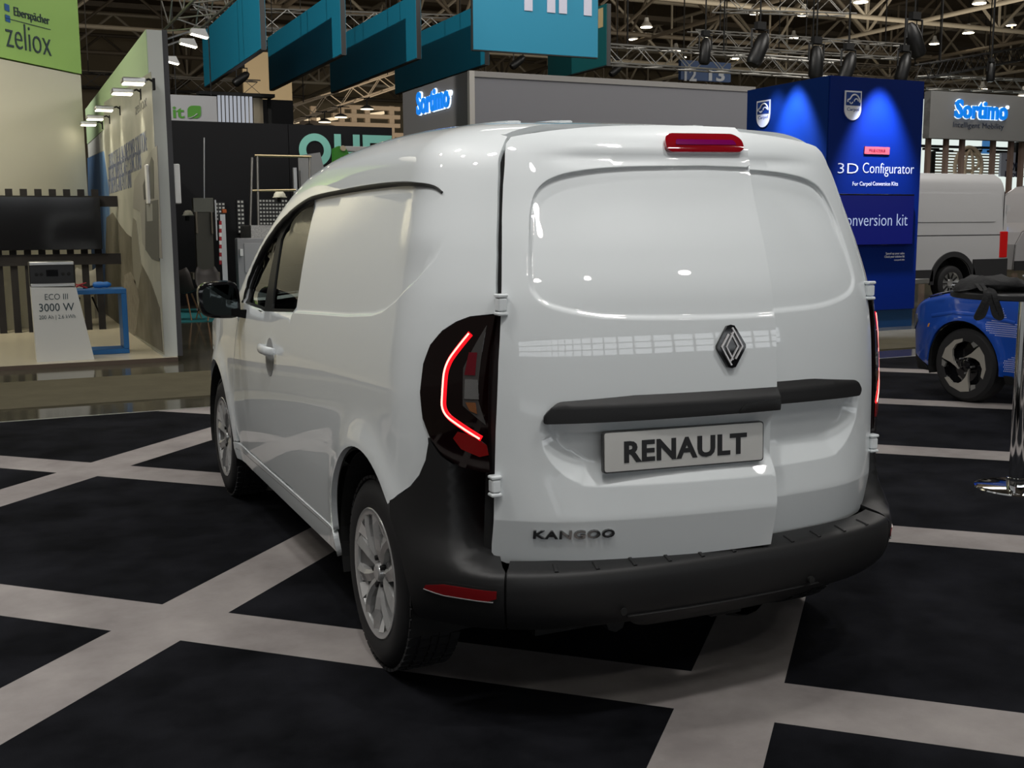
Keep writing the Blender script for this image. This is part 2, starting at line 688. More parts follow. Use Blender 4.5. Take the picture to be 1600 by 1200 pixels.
# glazed wall far behind us, its panes reflected in the paintwork
wf = tag(box('wall_front', (-60, -40, -.02), (90, -39.7, 17), mat('hall_wall_dark', (.10, .09, .075), .8)), kind='structure')
win = tag(box('window_1', (-34, -39.68, 3.2), (40, -39.60, 7.4), mat('window_bars', (.08, .08, .08), .6)), kind='structure')
for i in range(30):
    for j in range(3):
        box('pane', (-33.6 + i * 2.45, -39.60, 3.4 + j * 1.35), (-33.6 + i * 2.45 + 2.1, -39.58, 3.4 + j * 1.35 + 1.1), mat('daylight_pane', (.3, .3, .3), .3, emit=(.93, .97, 1), estr=6.0), win)
ceiling = tag(box('ceiling', (-60, -40, 17.0), (90, 95, 17.2), M_DECK), kind='structure')
tag(box('wall_back', (-60, 84, -.02), (90, 84.3, 17), mat('hall_wall', (.36, .30, .20), .8, noise=(.1, (.25, .21, .15), 3))), kind='structure')
tag(box('wall_right', (85, -40, -.02), (85.3, 84, 17), MATS['hall_wall']), kind='structure')
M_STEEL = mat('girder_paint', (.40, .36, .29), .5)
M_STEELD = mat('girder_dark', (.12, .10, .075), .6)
ZB, ZTOP, BAY = 11.2, 14.8, 8.4


def girder(a, b, m, r, nb):
    a, b = Vector(a), Vector(b)
    g = MB().tube([a, b], r, 8).build('girder', m, ceiling, angle=60)
    up = Vector((0, 0, ZTOP - ZB))
    MB().tube([a + up, b + up], r, 6).build('top_chord', m, g)
    mb = MB()
    for k in range(nb):
        p, q = a + (b - a) * (k / nb), a + (b - a) * ((k + 1) / nb)
        mid = (p + q) / 2 + up
        mb.tube([p, mid], r * .72, 6, False).tube([mid, q], r * .72, 6, False).tube([p, p + up], r * .6, 6, False)
    mb.build('braces', m, g)


for k in range(8):
    y = 22 + k * BAY
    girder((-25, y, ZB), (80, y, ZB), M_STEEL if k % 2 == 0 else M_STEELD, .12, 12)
for k in range(9):
    x = -9 + k * BAY * 1.15
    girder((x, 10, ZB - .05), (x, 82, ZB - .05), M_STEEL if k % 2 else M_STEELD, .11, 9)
for k in range(6):
    y0 = 24 + k * 9
    MB().box((-25, y0, 14.6), (80, y0 + 1.1, 14.9)).build('air_duct', M_STEELD, ceiling)

# ================================================================== the white van
def pl(x, xs, ys):
    """monotone cubic interpolation"""
    xs, ys, x = (np.asarray(q, float) for q in (xs, ys, x))
    h = np.diff(xs)
    d = np.diff(ys) / h
    m = np.zeros(len(xs))
    m[0], m[-1] = d[0], d[-1]
    for i in range(1, len(xs) - 1):
        m[i] = 0 if d[i - 1] * d[i] <= 0 else 3 * (h[i - 1] + h[i]) / ((2 * h[i] + h[i - 1]) / d[i - 1] + (h[i] + 2 * h[i - 1]) / d[i])
    xc = np.clip(x, xs[0], xs[-1])
    i = np.clip(np.searchsorted(xs, xc, side='right') - 1, 0, len(xs) - 2)
    t = (xc - xs[i]) / h[i]
    r = (2 * t ** 3 - 3 * t ** 2 + 1) * ys[i] + (t ** 3 - 2 * t ** 2 + t) * h[i] * m[i] + (-2 * t ** 3 + 3 * t ** 2) * ys[i + 1] + (t ** 3 - t ** 2) * h[i] * m[i + 1]
    return r + np.where(x < xs[0], (x - xs[0]) * m[0], 0) + np.where(x > xs[-1], (x - xs[-1]) * m[-1], 0)


def sstep(x, a, b):
    t = np.clip((np.asarray(x, float) - a) / (b - a), 0, 1)
    return t * t * (3 - 2 * t)


WBASE = 2.716
ZT = ([-.75, -.5, -.1, .4, .9, 1.25, 1.45, 1.65, 1.81, 2.0, 2.15, 2.4, 2.6, 2.95, 3.2, 3.45, 3.6, 3.68], [1.74, 1.785, 1.825, 1.838, 1.822, 1.78, 1.72, 1.62, 1.53, 1.41, 1.31, 1.165, 1.12, 1.07, 1.02, .95, .86, .70])
ZE = ([-.75, -.5, -.1, .4, .9, 1.25, 1.45, 1.65, 1.81, 2.0, 2.15, 2.4, 2.6, 2.95, 3.2, 3.45, 3.6, 3.68], [1.59, 1.63, 1.66, 1.67, 1.655, 1.61, 1.545, 1.455, 1.37, 1.24, 1.14, 1.05, 1.02, .96, .90, .82, .73, .62])
HW = ([.2, .3, .45, .6, .78, .95, 1.1, 1.2, 1.4, 1.55, 1.65, 1.75], [.852, .874, .892, .903, .907, .902, .888, .873, .834, .796, .766, .731])
XE = ([.3, .5, .75, 1.0, 1.27, 1.4, 1.5, 1.6, 1.7, 1.8], [.715, .713, .709, .700, .679, .660, .643, .625, .605, .590])
YC = ([.2, .45, .6, .75, .95, 1.1, 1.25, 1.4, 1.55, 1.66, 1.72, 1.76, 1.80], [-.735, -.74, -.742, -.742, -.74, -.732, -.711, -.660, -.595, -.548, -.517, -.480, -.41])


def rear0(x, z):
    b = np.abs(np.asarray(x, float)) / .72
    return pl(z, *YC) + .07 * b ** 2 + .075 * b ** 6


_zz = np.linspace(.2, 1.85, 80)
_yr = rear0(pl(_zz, *XE), _zz)


def yrear(z):
    return np.interp(z, _zz, _yr)


def hw(y, z):
    w = pl(z, *HW)
    d = np.maximum(y - yrear(z), -.06)
    w = w - (w - pl(z, *XE)) * np.clip(1 - d / .34, 0, 1.25) ** 2.2
    w = w - pl(y, [2.0, 2.6, 3.0, 3.3, 3.5, 3.6, 3.68], [0, .012, .04, .10, .20, .32, .50]) * (y > 2.0)
    for yc in (-.01, WBASE):
        r = np.sqrt((y - yc) ** 2 + (np.maximum(z, .2) - .36) ** 2)
        w = w + .022 * np.exp(-((r - .39) / .075) ** 2)
    return w


REC = [(1.04, 1.135), (.60, 1.158), (.25, 1.175), (-.02, 1.197), (-.12, 1.215), (-.24, 1.258), (-.34, 1.315), (-.40, 1.385), (-.42, 1.47), (-.40, 1.56), (-.345, 1.598),
       (-.28, 1.612), (.05, 1.629), (.40, 1.627), (.95, 1.607), (1.36, 1.535), (1.57, 1.462), (1.70, 1.40), (1.80, 1.335), (1.883, 1.274), (1.965, 1.20), (2.0, 1.125), (1.62, 1.105)]


def side_map(sgn, recess=True):
    """(y, t) -> point on the body side; t is the height z up to the cantrail, then runs over the roof corner to the middle"""
    def f(y, t):
        y, t = np.broadcast_arrays(np.asarray(y, float), np.asarray(t, float))
        ze, zt = pl(y, *ZE), pl(y, *ZT)
        z0 = np.minimum(t, ze)
        x0 = hw(y, z0)
        if recess:
            x0 = x0 - .012 * (1 - sstep(z0, 1.33, 1.46) * sstep(-y, .10, .36)) * np.clip((-sdpoly(y, z0, REC) + .001) / (.008 + .016 * sstep(z0, 1.25, 1.45)), 0, 1)
        xe = hw(y, ze)
        sl = (xe - hw(y, ze - .01)) / .01
        k = pl(y, [-.7, 1.5, 2.2, 3.2], [.055, .06, .12, .06])
        xc = xe - .27
        zc = zt - k * xc ** 2
        ms = -2 * k * xc
        zi = (zc + ms * (xe - sl * ze - xc)) / (1 - ms * sl)
        xi = xe + sl * (zi - ze)
        s = np.clip(t - ze, 0, 1)
        a = np.clip(s / .5, 0, 1)
        b = np.clip((s - .5) / .5, 0, 1)
        xa = (1 - a) ** 2 * xe + 2 * a * (1 - a) * xi + a * a * xc
        za = (1 - a) ** 2 * ze + 2 * a * (1 - a) * zi + a * a * zc
        xb = xc * (1 - b)
        zb = zt - k * xb ** 2
        x = np.where(t <= ze, x0, np.where(s <= .5, xa, xb))
        z = np.where(t <= ze, z0, np.where(s <= .5, za, zb))
        return np.stack([sgn * x, y, z], -1)
    return f


def roof_map(s0):
    sm = side_map(1, False)

    def f(y, u):
        y, u = np.broadcast_arrays(np.asarray(y, float), np.asarray(u, float))
        p = sm(y, pl(y, *ZE) + 1 - np.abs(u) * (1 - s0))
        p[..., 0] *= np.sign(u)
        return p
    return f


def sym(half):
    return half + [(-x, z) for x, z in reversed(half) if abs(x) > 1e-6]


def soft(p):
    p = smooth_line(p + p[:1], 5)[:-1]
    return p


WIN_REC = soft(sym([(0, 1.660), (.26, 1.654), (.40, 1.642), (.485, 1.622), (.535, 1.588), (.562, 1.535), (.582, 1.44), (.597, 1.33), (.590, 1.288), (.55, 1.253), (.45, 1.227), (.33, 1.215), (0, 1.208)]))
PLT_REC = soft(sym([(0, .950), (.50, .950), (.562, .946), (.582, .92), (.583, .88), (.565, .83), (.53, .785), (.48, .752), (.41, .738), (0, .735)]))


def rear_map(x, z):
    x, z = np.broadcast_arrays(np.asarray(x, float), np.asarray(z, float))
    y = rear0(x, z)
    s = sdpoly(x, z, WIN_REC)
    top = sstep(z, 1.3, 1.6)
    y = y + (.008 + .011 * top) * np.where(s < 0, sstep(-s, 0, .018 - .012 * top), 0)
    s = sdpoly(x, z, PLT_REC)
    y = y + .034 * np.where(s < 0, np.clip(-s / .056, 0, 1), 0)
    y = y - .016 * np.clip((.78 - z) / .13, 0, 1) * sstep(np.abs(x), .70, .45) + .22 * np.maximum(0, .638 - z)
    # soft hollow under the roof spoiler
    y = y + .010 * np.exp(-((z - 1.68) / .02) ** 2) * sstep(np.abs(x), .55, .35)
    return np.stack([x, y, z], -1)


def rear_off(x, z, w=0.0):
    n = fnormal(rear_map, np.atleast_1d(x), np.atleast_1d(z), 1)
    return rear_map(x, z) + n * np.asarray(w)[..., None]


van = thing('panel_van', 'white panel van with lit red tail lamps parked on the black and grey carpet', 'van', (-.025, 0, 0))
ARC_Z, ARC_R = .36, .402


def arch(yc, a0, a1, n=22, r=ARC_R):
    return [(yc + r * math.cos(math.radians(a0 + (a1 - a0) * i / n)), ARC_Z + r * math.sin(math.radians(a0 + (a1 - a0) * i / n))) for i in range(n + 1)]


LAMP = [(yrear(1.231) + .003, 1.231), (-.545, 1.224), (-.515, 1.208), (-.482, 1.18), (-.455, 1.14), (-.440, 1.085), (-.437, 1.0), (-.448, .925), (-.470, .872), (-.505, .822), (-.548, .792), (-.59, .781), (yrear(.781) + .003, .781)]
DOOR_TOP = [(.985, 1.604), (1.20, 1.572), (1.36, 1.536), (1.47, 1.502), (1.571, 1.462), (1.70, 1.40), (1.80, 1.335), (1.883, 1.274), (1.965, 1.20), (2.02, 1.11), (2.03, 1.06)]
ditch_s = .27
zE = lambda y: float(pl(y, *ZE))


def body_side(sgn):
    f = side_map(sgn)
    ns = sgn
    # quarter panel with cantrail and windscreen pillar
    poly = [(1.115, .372)] + [(1.115, .90), (1.09, 1.0), (1.02, 1.11), (.992, 1.17)] + DOOR_TOP + [(2.10, 1.045), (2.20, 1.06)]
    poly += [(y, zE(y) + ditch_s) for y in (2.24, 2.15, 2.0, 1.85, 1.7, 1.5, 1.3, 1.0, .6, .2, -.1, -.25, -.39)]
    poly += [(-.418, zE(-.418) + .25), (-.438, zE(-.438) + .17), (-.455, zE(-.455) + .08)]
    poly += [(float(yrear(z)) + .004, z) for z in (1.63, 1.58, 1.5, 1.4, 1.3, 1.236)]
    poly += [(y + .004, z + .003) for y, z in LAMP[1:9]]
    poly += [(-.462, .855), (-.452, .80), (-.43, .752), (-.395, .712), (-.345, .677)]
    a = arch(-.01, 136, 3, 26)
    poly += [p for p in a if p[0] > -.31]
    poly += [(.41, .372)]
    # drop the points that the lamp outline already covers
    lines = [offset(REC, d) for d in (-.016, -.008, -.002, .003)]
    panel('body_side', poly, f, van, M_PAINT, ns, h=.03, lines=[l + l[:1] for l in lines])
    # front door
    glassA = [(1.455, 1.125), (1.02, 1.15), (.997, 1.578), (1.20, 1.551), (1.34, 1.515), (1.43, 1.475), (1.475, 1.43)]
    glassB = [(1.93, 1.128), (1.60, 1.118), (1.548, 1.438), (1.60, 1.430), (1.70, 1.380), (1.80, 1.314), (1.875, 1.255), (1.94, 1.185)]
    hole = [(1.985, 1.118), (1.50, 1.108), (1.012, 1.138), (.993, 1.16), (.990, 1.592), (1.20, 1.565), (1.36, 1.525), (1.47, 1.490), (1.565, 1.452), (1.70, 1.390), (1.80, 1.324), (1.88, 1.264), (1.955, 1.192)]
    dp = [(1.109, .38), (1.109, .90), (1.084, 1.0), (1.015, 1.11), (.9865, 1.165), (.9862, 1.598)] + [(y, z - .005) for y, z in DOOR_TOP[1:]] + [(2.08, 1.02), (2.16, .90), (2.235, .72), (2.26, .56), (2.255, .45), (2.22, .38)]
    hcx, hcz = 1.365, .945
    door = panel('front_door', dp, f, van, M_PAINT, ns, h=.035, holes=[hole])
    fr = panel('window_frame', offset(hole, .006), f, door, M_SEAL, ns, h=.03, holes=[glassA, glassB], raise_=-.006, depth=.02, lip=0)
    panel('window_glass', offset(glassA, .004), f, door, glass_mat('side_glass', (.30, .35, .32)), ns, h=.05, raise_=-.012, depth=0)
    panel('quarter_glass', offset(glassB, .004), f, door, glass_mat('side_glass', (.30, .35, .32)), ns, h=.05, raise_=-.012, depth=0)
    # handle: recess shade put into a flat grey oval, and a painted pull
    sc = [(hcx + .075 * math.cos(a), hcz - .028 + .085 * math.sin(a)) for a in np.linspace(0, 2 * PI, 20, endpoint=False)]
    panel('scoop_shade', sc, f, door, mat('scoop_shadow', (.26, .265, .265), .5), ns, h=.03, raise_=.0015, depth=.002, lip=0)
    hx = sgn * float(hw(hcx, hcz))
    mb = MB()
    for q in range(9):
        pass
    rings = []
    for yy, bulge, hh in ((-.115, .004, .014), (-.10, .026, .019), (-.05, .036, .021), (.0, .037, .021), (.05, .036, .020), (.085, .028, .018), (.10, .004, .012)):
        c = Vector((hx + sgn * bulge, hcx + yy, hcz + .008))
        rings.append([(c.x + sgn * .010 * math.cos(a), c.y, c.z + hh * math.sin(a)) for a in np.linspace(0, 2 * PI, 12, endpoint=False)])
    mb.loft(rings, True, True, True).build('door_handle', M_PAINT, door, angle=60)
    # door seal over the window and along the panel
    ribbon('roof_seal', smooth_line([(2.0, 1.12), (1.96, 1.197), (1.883, 1.27), (1.80, 1.33), (1.70, 1.395), (1.571, 1.457), (1.47, 1.497), (1.36, 1.531), (1.20, 1.57), (.985, 1.60), (.6, 1.613), (.25, 1.619), (-.05, 1.618), (-.22, 1.61), (-.30, 1.60), (-.342, 1.582)]), f, van, M_SEAL,
           [.012, .02, .022, .02, .018, .018, .018, .018, .014, .006], ns, .007, .004)
    # front wing
    wp = [(2.262, .38), (2.266, .56), (2.241, .72), (2.166, .905), (2.088, 1.025), (2.12, 1.035), (2.30, 1.07), (2.60, 1.045), (2.85, 1.0), (3.05, .955), (3.25, .89), (3.42, .80), (3.44, .62), (3.30, .45)]
    a2 = arch(WBASE, 12, 178, 26)
    wp += a2 + [(2.316, .38)]
    panel('front_wing', wp, f, van, M_PAINT, ns, h=.04)
    # sill
    panel('sill', [(.40, .366), (2.31, .372), (2.318, .335), (2.30, .285), (.42, .27), (.392, .30)], f, van, M_PAINT, ns, h=.03, raise_=.004)
    ribbon('sill_highlight', [(.42, .352), (1.1, .352), (2.29, .340)], f, van, mat('sill_highlight_tone', (.62, .62, .62), .2, .3), .010, ns, .004, .003)  # bright strip, the glossy sill ledge's highlight put into its colour
    # nose
    panel('front_bumper', [(3.13, .36), (3.30, .44), (3.448, .61), (3.43, .80), (3.55, .76), (3.66, .62), (3.675, .45), (3.64, .30), (3.2, .24)], f, van, M_PAINT, ns, h=.04)
    # tail lamp
    lz = mat('lamp_lens', (.004, .0006, .0008), .04, 0, .6)
    lam = panel('tail_lamp', LAMP, f, van, lz, ns, h=.02, raise_=.009, depth=.03, lip=0)
    ledpts = [(-.552, 1.178), (-.530, 1.14), (-.511, 1.098), (-.5025, 1.06), (-.502, 1.0), (-.504, .962), (-.514, .938), (-.545, .908), (-.588, .878)]
    led = rnd([ledpts[0], (-.505, 1.085), (-.505, .948), ledpts[-1]], [.0, .035, .03, .0], 6)
    ribbon('led_glow', led, f, lam, mat('led_red', (.5, .0, .0), .3, emit=(1, .006, .012), estr=2.8), .020, ns, .0115, .002)
    ribbon('led_core', [(y + .003, z) for y, z in led], f, lam, mat('led_core', (1, .2, .2), .3, emit=(1, .33, .27), estr=5.0), .0065, ns, .0135, .002)
    clear = [(yrear(1.20) + .018, 1.203), (-.562, 1.135), (-.546, 1.08), (-.550, .972), (-.60 + .003, .918), (yrear(.93) + .03, 1.0)]
    panel('clear_lens', clear, f, lam, mat('lamp_clear', (.075, .07, .068), .10, .3, .6), ns, h=.015, raise_=.011, depth=.003, lip=0)
    panel('reverse_reflector', [(-.578, 1.048), (-.552, 1.048), (-.553, .992), (-.582, .992)], f, lam, mat('lamp_mirror', (.42, .42, .42), .2, .8), ns, h=.02, raise_=.013, depth=.004, lip=0)
    panel('indicator_bulb', [(-.576, .982), (-.556, .982), (-.565, .958), (-.58, .95)], f, lam, mat('lamp_amber', (.25, .10, .04), .2, .3), ns, h=.02, raise_=.013, depth=.004, lip=0)
    panel('red_prism', [(-.555, 1.125), (-.572, 1.125), (-.572, 1.06), (-.550, 1.06)], f, lam, mat('lamp_prism', (.16, .012, .02), .15, .3), ns, h=.02, raise_=.0125, depth=.004, lip=0)
    panel('fog_reflector', [(-.53, .875), (-.548, .845), (-.585, .825), (-.602, .832), (-.598, .86), (-.575, .885), (-.54, .895)], f, lam, mat('lamp_fog', (.13, .004, .004), .2, emit=(1, .01, .01), estr=.03), ns, h=.02, raise_=.0115, depth=.003, lip=0)
    # wheel well
    for yc in (-.01, WBASE):
        mb = MB()
        mb.lathe([(.385, sgn * .55), (.385, sgn * .885)], (0, yc, ARC_Z), 'x', 26, -.35, PI + .35)
        mb.lathe([(.05, sgn * .55), (.385, sgn * .55)], (0, yc, ARC_Z), 'x', 26, -.35, PI + .35)
        mb.build('wheel_well', M_BLACK, van)
    # mirror
    mx = Vector((sgn * 1.0, 2.03, 1.135))
    rings = []
    for d, sc in ((-.058, .80), (-.052, .95), (-.02, 1.0), (.02, .93), (.055, .72), (.075, .40)):
        ring = []
        for a in np.linspace(0, 2 * PI, 24, endpoint=False):
            ca, sa = math.cos(a), math.sin(a)
            e = .55
            ring.append((mx.x + sgn * (.102 * sc * math.copysign(abs(ca) ** e, ca) + .01 * sa), mx.y + d, mx.z + .092 * sc * math.copysign(abs(sa) ** e, sa) * (1 - .12 * ca)))
        rings.append(ring)
    mir = MB().loft(rings, True, True, True).build('door_mirror', M_GLOSSBLK, van, angle=50)
    rr = []
    for dd in (0, .002):
        rr.append([(mx.x + sgn * (.082 * math.copysign(abs(math.cos(a)) ** .55, math.cos(a)) + .008 * math.sin(a)), mx.y - .0585 - dd, mx.z + .073 * math.copysign(abs(math.sin(a)) ** .55, math.sin(a)) * (1 - .12 * math.cos(a))) for a in np.linspace(0, 2 * PI, 24, endpoint=False)])
    MB().loft(rr, True, True, True).build('mirror_glass', mat('mirror_glass', (.035, .042, .042), .02, 1.0), mir)
    MB().loft([[(sgn * .87, 1.93 + u, 1.055 + v) for u, v in ((-.06, -.012), (.08, -.012), (.08, .035), (-.06, .035))], [(sgn * .95, 2.0 + u, 1.07 + v) for u, v in ((-.03, -.012), (.04, -.012), (.04, .02), (-.03, .02))]], True, True, True).build('mirror_arm', M_GLOSSBLK, mir)
    MB().tube([(mx.x - sgn * .0, mx.y + .05, mx.z - .05), (mx.x + sgn * .10, mx.y + .0, mx.z - .045)], .007, 6).build('indicator_strip', M_CHROME, mir)
    # hinges on the rear pillar
    for hz in (1.262, .742):
        px, py = float(pl(hz, *XE)), float(yrear(hz))
        c = Vector((sgn * (px - .004), py - .013, hz))
        mb = MB().box((c.x - .014, c.y - .014, hz - .019), (c.x + .014, c.y + .016, hz + .019), .004)
        mb.box((c.x - .0165, c.y - .016, hz + .0205), (c.x + .0165, c.y + .016, hz + .031), .003).box((c.x - .0165, c.y - .016, hz - .031), (c.x + .0165, c.y + .016, hz - .0205), .003)
        mb.build('door_hinge', M_PAINT, van, angle=30)


body_side(-1)
body_side(1)

# roof, windscreen, bonnet
rf = roof_map(ditch_s)
panel('roof', [(-.402, -1), (-.408, -.9), (-.418, -.5), (-.422, 0), (-.418, .5), (-.408, .9), (-.402, 1), (1.34, 1), (1.42, .6), (1.46, 0), (1.42, -.6), (1.34, -1)], rf, van, M_PAINT, -1, h=.06)
for u in (-.62, -.36, .36, .62):
    ribbon('roof_rib', [(-.20, u), (1.15, u)], rf, van, M_PAINT, .05, -1, .006, .002, h=.06)
rw = roof_map(.12)
panel('windscreen', [(1.40, -.80), (1.46, -.5), (1.49, 0), (1.46, .5), (1.40, .80), (2.22, .86), (2.36, .6), (2.42, 0), (2.36, -.6), (2.22, -.86)], rw, van, glass_mat('windscreen_glass', (.62, .68, .64)), -1, h=.08, depth=0)
panel('bonnet', [(2.28, -.93), (2.40, -.6), (2.46, 0), (2.40, .6), (2.28, .93), (3.36, .93), (3.44, .5), (3.46, 0), (3.44, -.5), (3.36, -.93)], rw, van, M_PAINT, -1, h=.06)
panel('front_fascia', [(3.40, -.9), (3.47, -.5), (3.49, 0), (3.47, .5), (3.40, .9), (3.67, .9), (3.677, 0), (3.67, -.9)], rw, van, M_PLASTIC, -1, h=.06)
MB().box((-.36, 3.60, .30), (.36, 3.672, .70), .02).build('front_grille', M_PLASTIC, van, angle=35)

# added black box blocks light behind the doors; black floor pan darkens the underside
MB().box((-.58, -.36, .36), (.60, .88, 1.50)).build('load_bay_blocker', M_BLACK, van)
MB().box((-.66, -.60, .30), (.66, -.43, .44)).box((-.50, -.46, .20), (.50, 3.3, .36)).box((-.80, .44, .24), (.80, 2.26, .36)).build('floor_pan', M_BLACK, van)
MB().tube([(-.30, -.62, .27), (-.30, .9, .27)], .035, 8).lathe([(.09, -.55), (.11, -.50), (.11, -.15), (.09, -.10)], (.25, 0, .27), 'y', 14).build('exhaust', M_BLACK, van)
cab = mat('cab_trim', (.05, .05, .05), .8)
MB().box((-.78, 2.30, .55), (.78, 2.62, 1.0), .06).build('dashboard', cab, van, angle=40)
for sx in (-.40, .40):
    s = MB()
    s.box((sx - .25, 1.22, .55), (sx + .25, 1.78, .78), .06)
    st = s.build('seat', mat('seat_fabric', (.06, .06, .065), .9), van, angle=40)
    MB().loft([[(sx + u * w, 1.20 - .10 * t + v, .74 + .52 * t) for u, v in ((-1, -.07), (1, -.07), (1, .07), (-1, .07))] for t, w in ((0, .24), (.5, .25), (.85, .22), (1, .17))], True, True, True).build('seat_back', mat('seat_fabric', (.06, .06, .065), .9), st)
    MB().box((sx - .13, 1.03, 1.29), (sx + .13, 1.12, 1.46), .04).build('headrest', mat('seat_fabric', (.06, .06, .065), .9), st, angle=40)
MB().tube([(-.40 + .18 * math.cos(a), 2.10 - .07 * math.sin(a), .95 + .17 * math.sin(a)) for a in np.linspace(0, 2 * PI, 24, endpoint=False)], .016, 6, closed=True).build('steering_wheel', cab, van)


# ---- bumper and corner cladding, one surface around the tail: s runs from the middle to the left (-) and right (+)
def bump_map(s, z):
    s, z = np.broadcast_arrays(np.asarray(s, float), np.asarray(z, float))

    def base(q):
        a = np.abs(q)
        xe, yr = pl(z, *XE), yrear(z)
        xr = np.minimum(a, .71) * xe / .71
        ys = yr + np.maximum(a - .71, 0) * .9
        onr = a <= .71
        x = np.where(onr, xr, hw(ys, z))
        y = np.where(onr, rear0(xr, z), ys)
        return np.stack([x * np.sign(q), y], -1)
    e = .012
    p = base(s)
    t = base(s + e) - base(s - e)
    t /= np.maximum(np.linalg.norm(t, axis=-1), 1e-9)[..., None]
    n = np.stack([t[..., 1], -t[..., 0]], -1)
    bc = pl(z, [.20, .29, .325, .355, .385, .42, .46, .485, .497, .506, .512, .518], [-.10, -.02, .03, .058, .072, .080, .083, .080, .074, .060, .035, .0])
    bk = pl(z, [.20, .29, .325, .355, .385, .42, .46, .50, .54, .585, .64, .72, .9], [-.03, .005, .03, .046, .056, .063, .066, .060, .043, .022, .010, .005, .004])
    w = sstep(np.abs(s), .655, .80)
    b = (bc * (1 - w) + bk * w) * (1 - .75 * sstep(np.abs(s), .78, .98)) + .004
    b = np.where(z > .518, np.minimum(b, bk * (1 - .75 * sstep(np.abs(s), .78, .98)) + .004), b)
    return np.stack([p[..., 0] + n[..., 0] * b, p[..., 1] + n[..., 1] * b, z], -1)


def sy(y, z):
    return .71 + (y - float(yrear(z))) / .9


for sg in (-1, 1):
    poly = [(.668, .315), (.668, .40), (.668, .505), (.676, .511), (.697, .53), (.704, .56), (.706, .62), (.706, .70), (.706, .776)]
    poly += [(sy(y + .003, z) + .004, z - .003) for y, z in reversed(LAMP[8:-1])]
    poly += [(sy(y, z), z) for y, z in ((-.465, .853), (-.456, .80), (-.434, .75), (-.399, .709), (-.350, .673), (-.318, .655))]
    poly += [(sy(y, z), z) for y, z in arch(-.01, 142, 184, 10)]
    poly += [(sy(-.42, .315), .315)]
    poly = [(sg * s, z) for s, z in poly]
    c = panel('corner_cladding', poly, bump_map, van, M_PLASTIC, 1, h=.022, depth=.03, ne=.014)
    r = [(sg * s, z) for s, z in ((.683, .430), (.683, .452), (.80, .452), (.855, .437), (.862, .425), (.80, .420), (.70, .420))]
    panel('reflector_frame', offset(r, .008), bump_map, c, M_BLACK, 1, h=.02, raise_=.001, depth=.003, lip=0)
    panel('red_reflector', r, bump_map, c, mat('reflector_red', (.20, .008, .01), .12, 0, .6), 1, h=.02, raise_=.003, depth=.003, lip=0)
    ribbon('reflector_trim', [(sg * .69, .418), (sg * .80, .4175), (sg * .862, .423)], bump_map, c, mat('trim_bright', (.5, .5, .5), .25, .6), .003, 1, .005, .002)
bar = panel('rear_bumper', [(-.663, .315), (.663, .315), (.663, .518), (-.663, .518)], bump_map, van, M_PLASTIC, 1, h=.02, depth=.02, lines=[[(-.66, z), (.66, z)] for z in (.49, .497, .502, .506, .509, .512, .515)])
for i in range(11):
    x = -.55 + i * .11
    ribbon('step_rib', [(x, .5135), (x, .503)], bump_map, bar, M_PLASTIC, .012, 1, .004, .002, h=.004)
for x in (-.38, .30):
    MB().lathe([(.0, -.826 + .08 * (x / .72) ** 2), (.011, -.8255 + .08 * (x / .72) ** 2), (.012, -.80)], (x, 0, .372), 'y', 14).build('parking_sensor', M_BLACK, bar)
panel('bumper_apron', rnd([(-.30, .305), (-.36, .352), (.36, .352), (.30, .305), (.26, .285), (-.26, .285)], .03), bump_map, bar, M_PLASTIC, 1, h=.03, raise_=.006, depth=.02)
MB().tube([(-.05, -.66, .30), (.0, -.70, .275), (.10, -.70, .275), (.15, -.66, .30)], .012, 8).build('towing_eye', M_BLACK, bar)

# ---- rear doors
HINGE = Vector((-.700, -.600, 0))


def door_outline(x0, x1, left):
    top = lambda x: 1.787 - .040 * (abs(x) / .56) ** 2.4
    n = 14
    o = []
    zs = [.56, .7, .9, 1.1, 1.27, 1.4, 1.5, 1.6, 1.66]
    e = -1 if left else 1
    wide = .010 if left else 0.0
    edge = [(e * (float(pl(z, *XE)) - .007 + wide * float(sstep(z, 1.25, 1.6))), z) for z in zs]
    corner = [(e * (.600 + wide), 1.695), (e * (.592 + wide), 1.722), (e * (.574 + wide), 1.742)]
    low = [(e * .704, .535), (e * .690, .514), (e * .665, .5035)]
    split = x1 if left else x0
    xs = np.linspace(.545, abs(split) + .012, n) if not left else np.linspace(-.545, split + .012, n)
    tops = [(float(x), float(top(x))) for x in xs]
    bz = .505
    o = low[::-1] + edge + corner + tops + [(split, 1.2), (split, .512)]
    return o


def shift(o, H):
    o.data.transform(Matrix.Translation(-H))
    o.data.update()


rlines = [offset(WIN_REC, d) for d in (-.018, -.010, -.003, .003)] + [offset(PLT_REC, d) for d in (-.08, -.05, -.025, -.003, .003)] + [[(-.7, z), (.7, z)] for z in (.630, .636, .642, .66, .68)]
rlines = [l + l[:1] if len(l) > 2 else l for l in rlines]
before = set(bpy.data.objects)
SPL = .150
doorL = panel('rear_door', door_outline(-.7, SPL, True), rear_map, van, M_PAINT, 1, h=.024, lines=rlines, depth=.045, lip=0)
tag(doorL, 'wide left rear door standing slightly ajar')


def strip_map(x, z):
    """handle strip: a bar standing proud of the door, chamfered along its top"""
    p = rear_map(x, z)
    p[..., 1] = rear0(x, z) - .020 + .030 * sstep(z, .968, 1.012) - .004 * sstep(z, .925, .95)
    return p


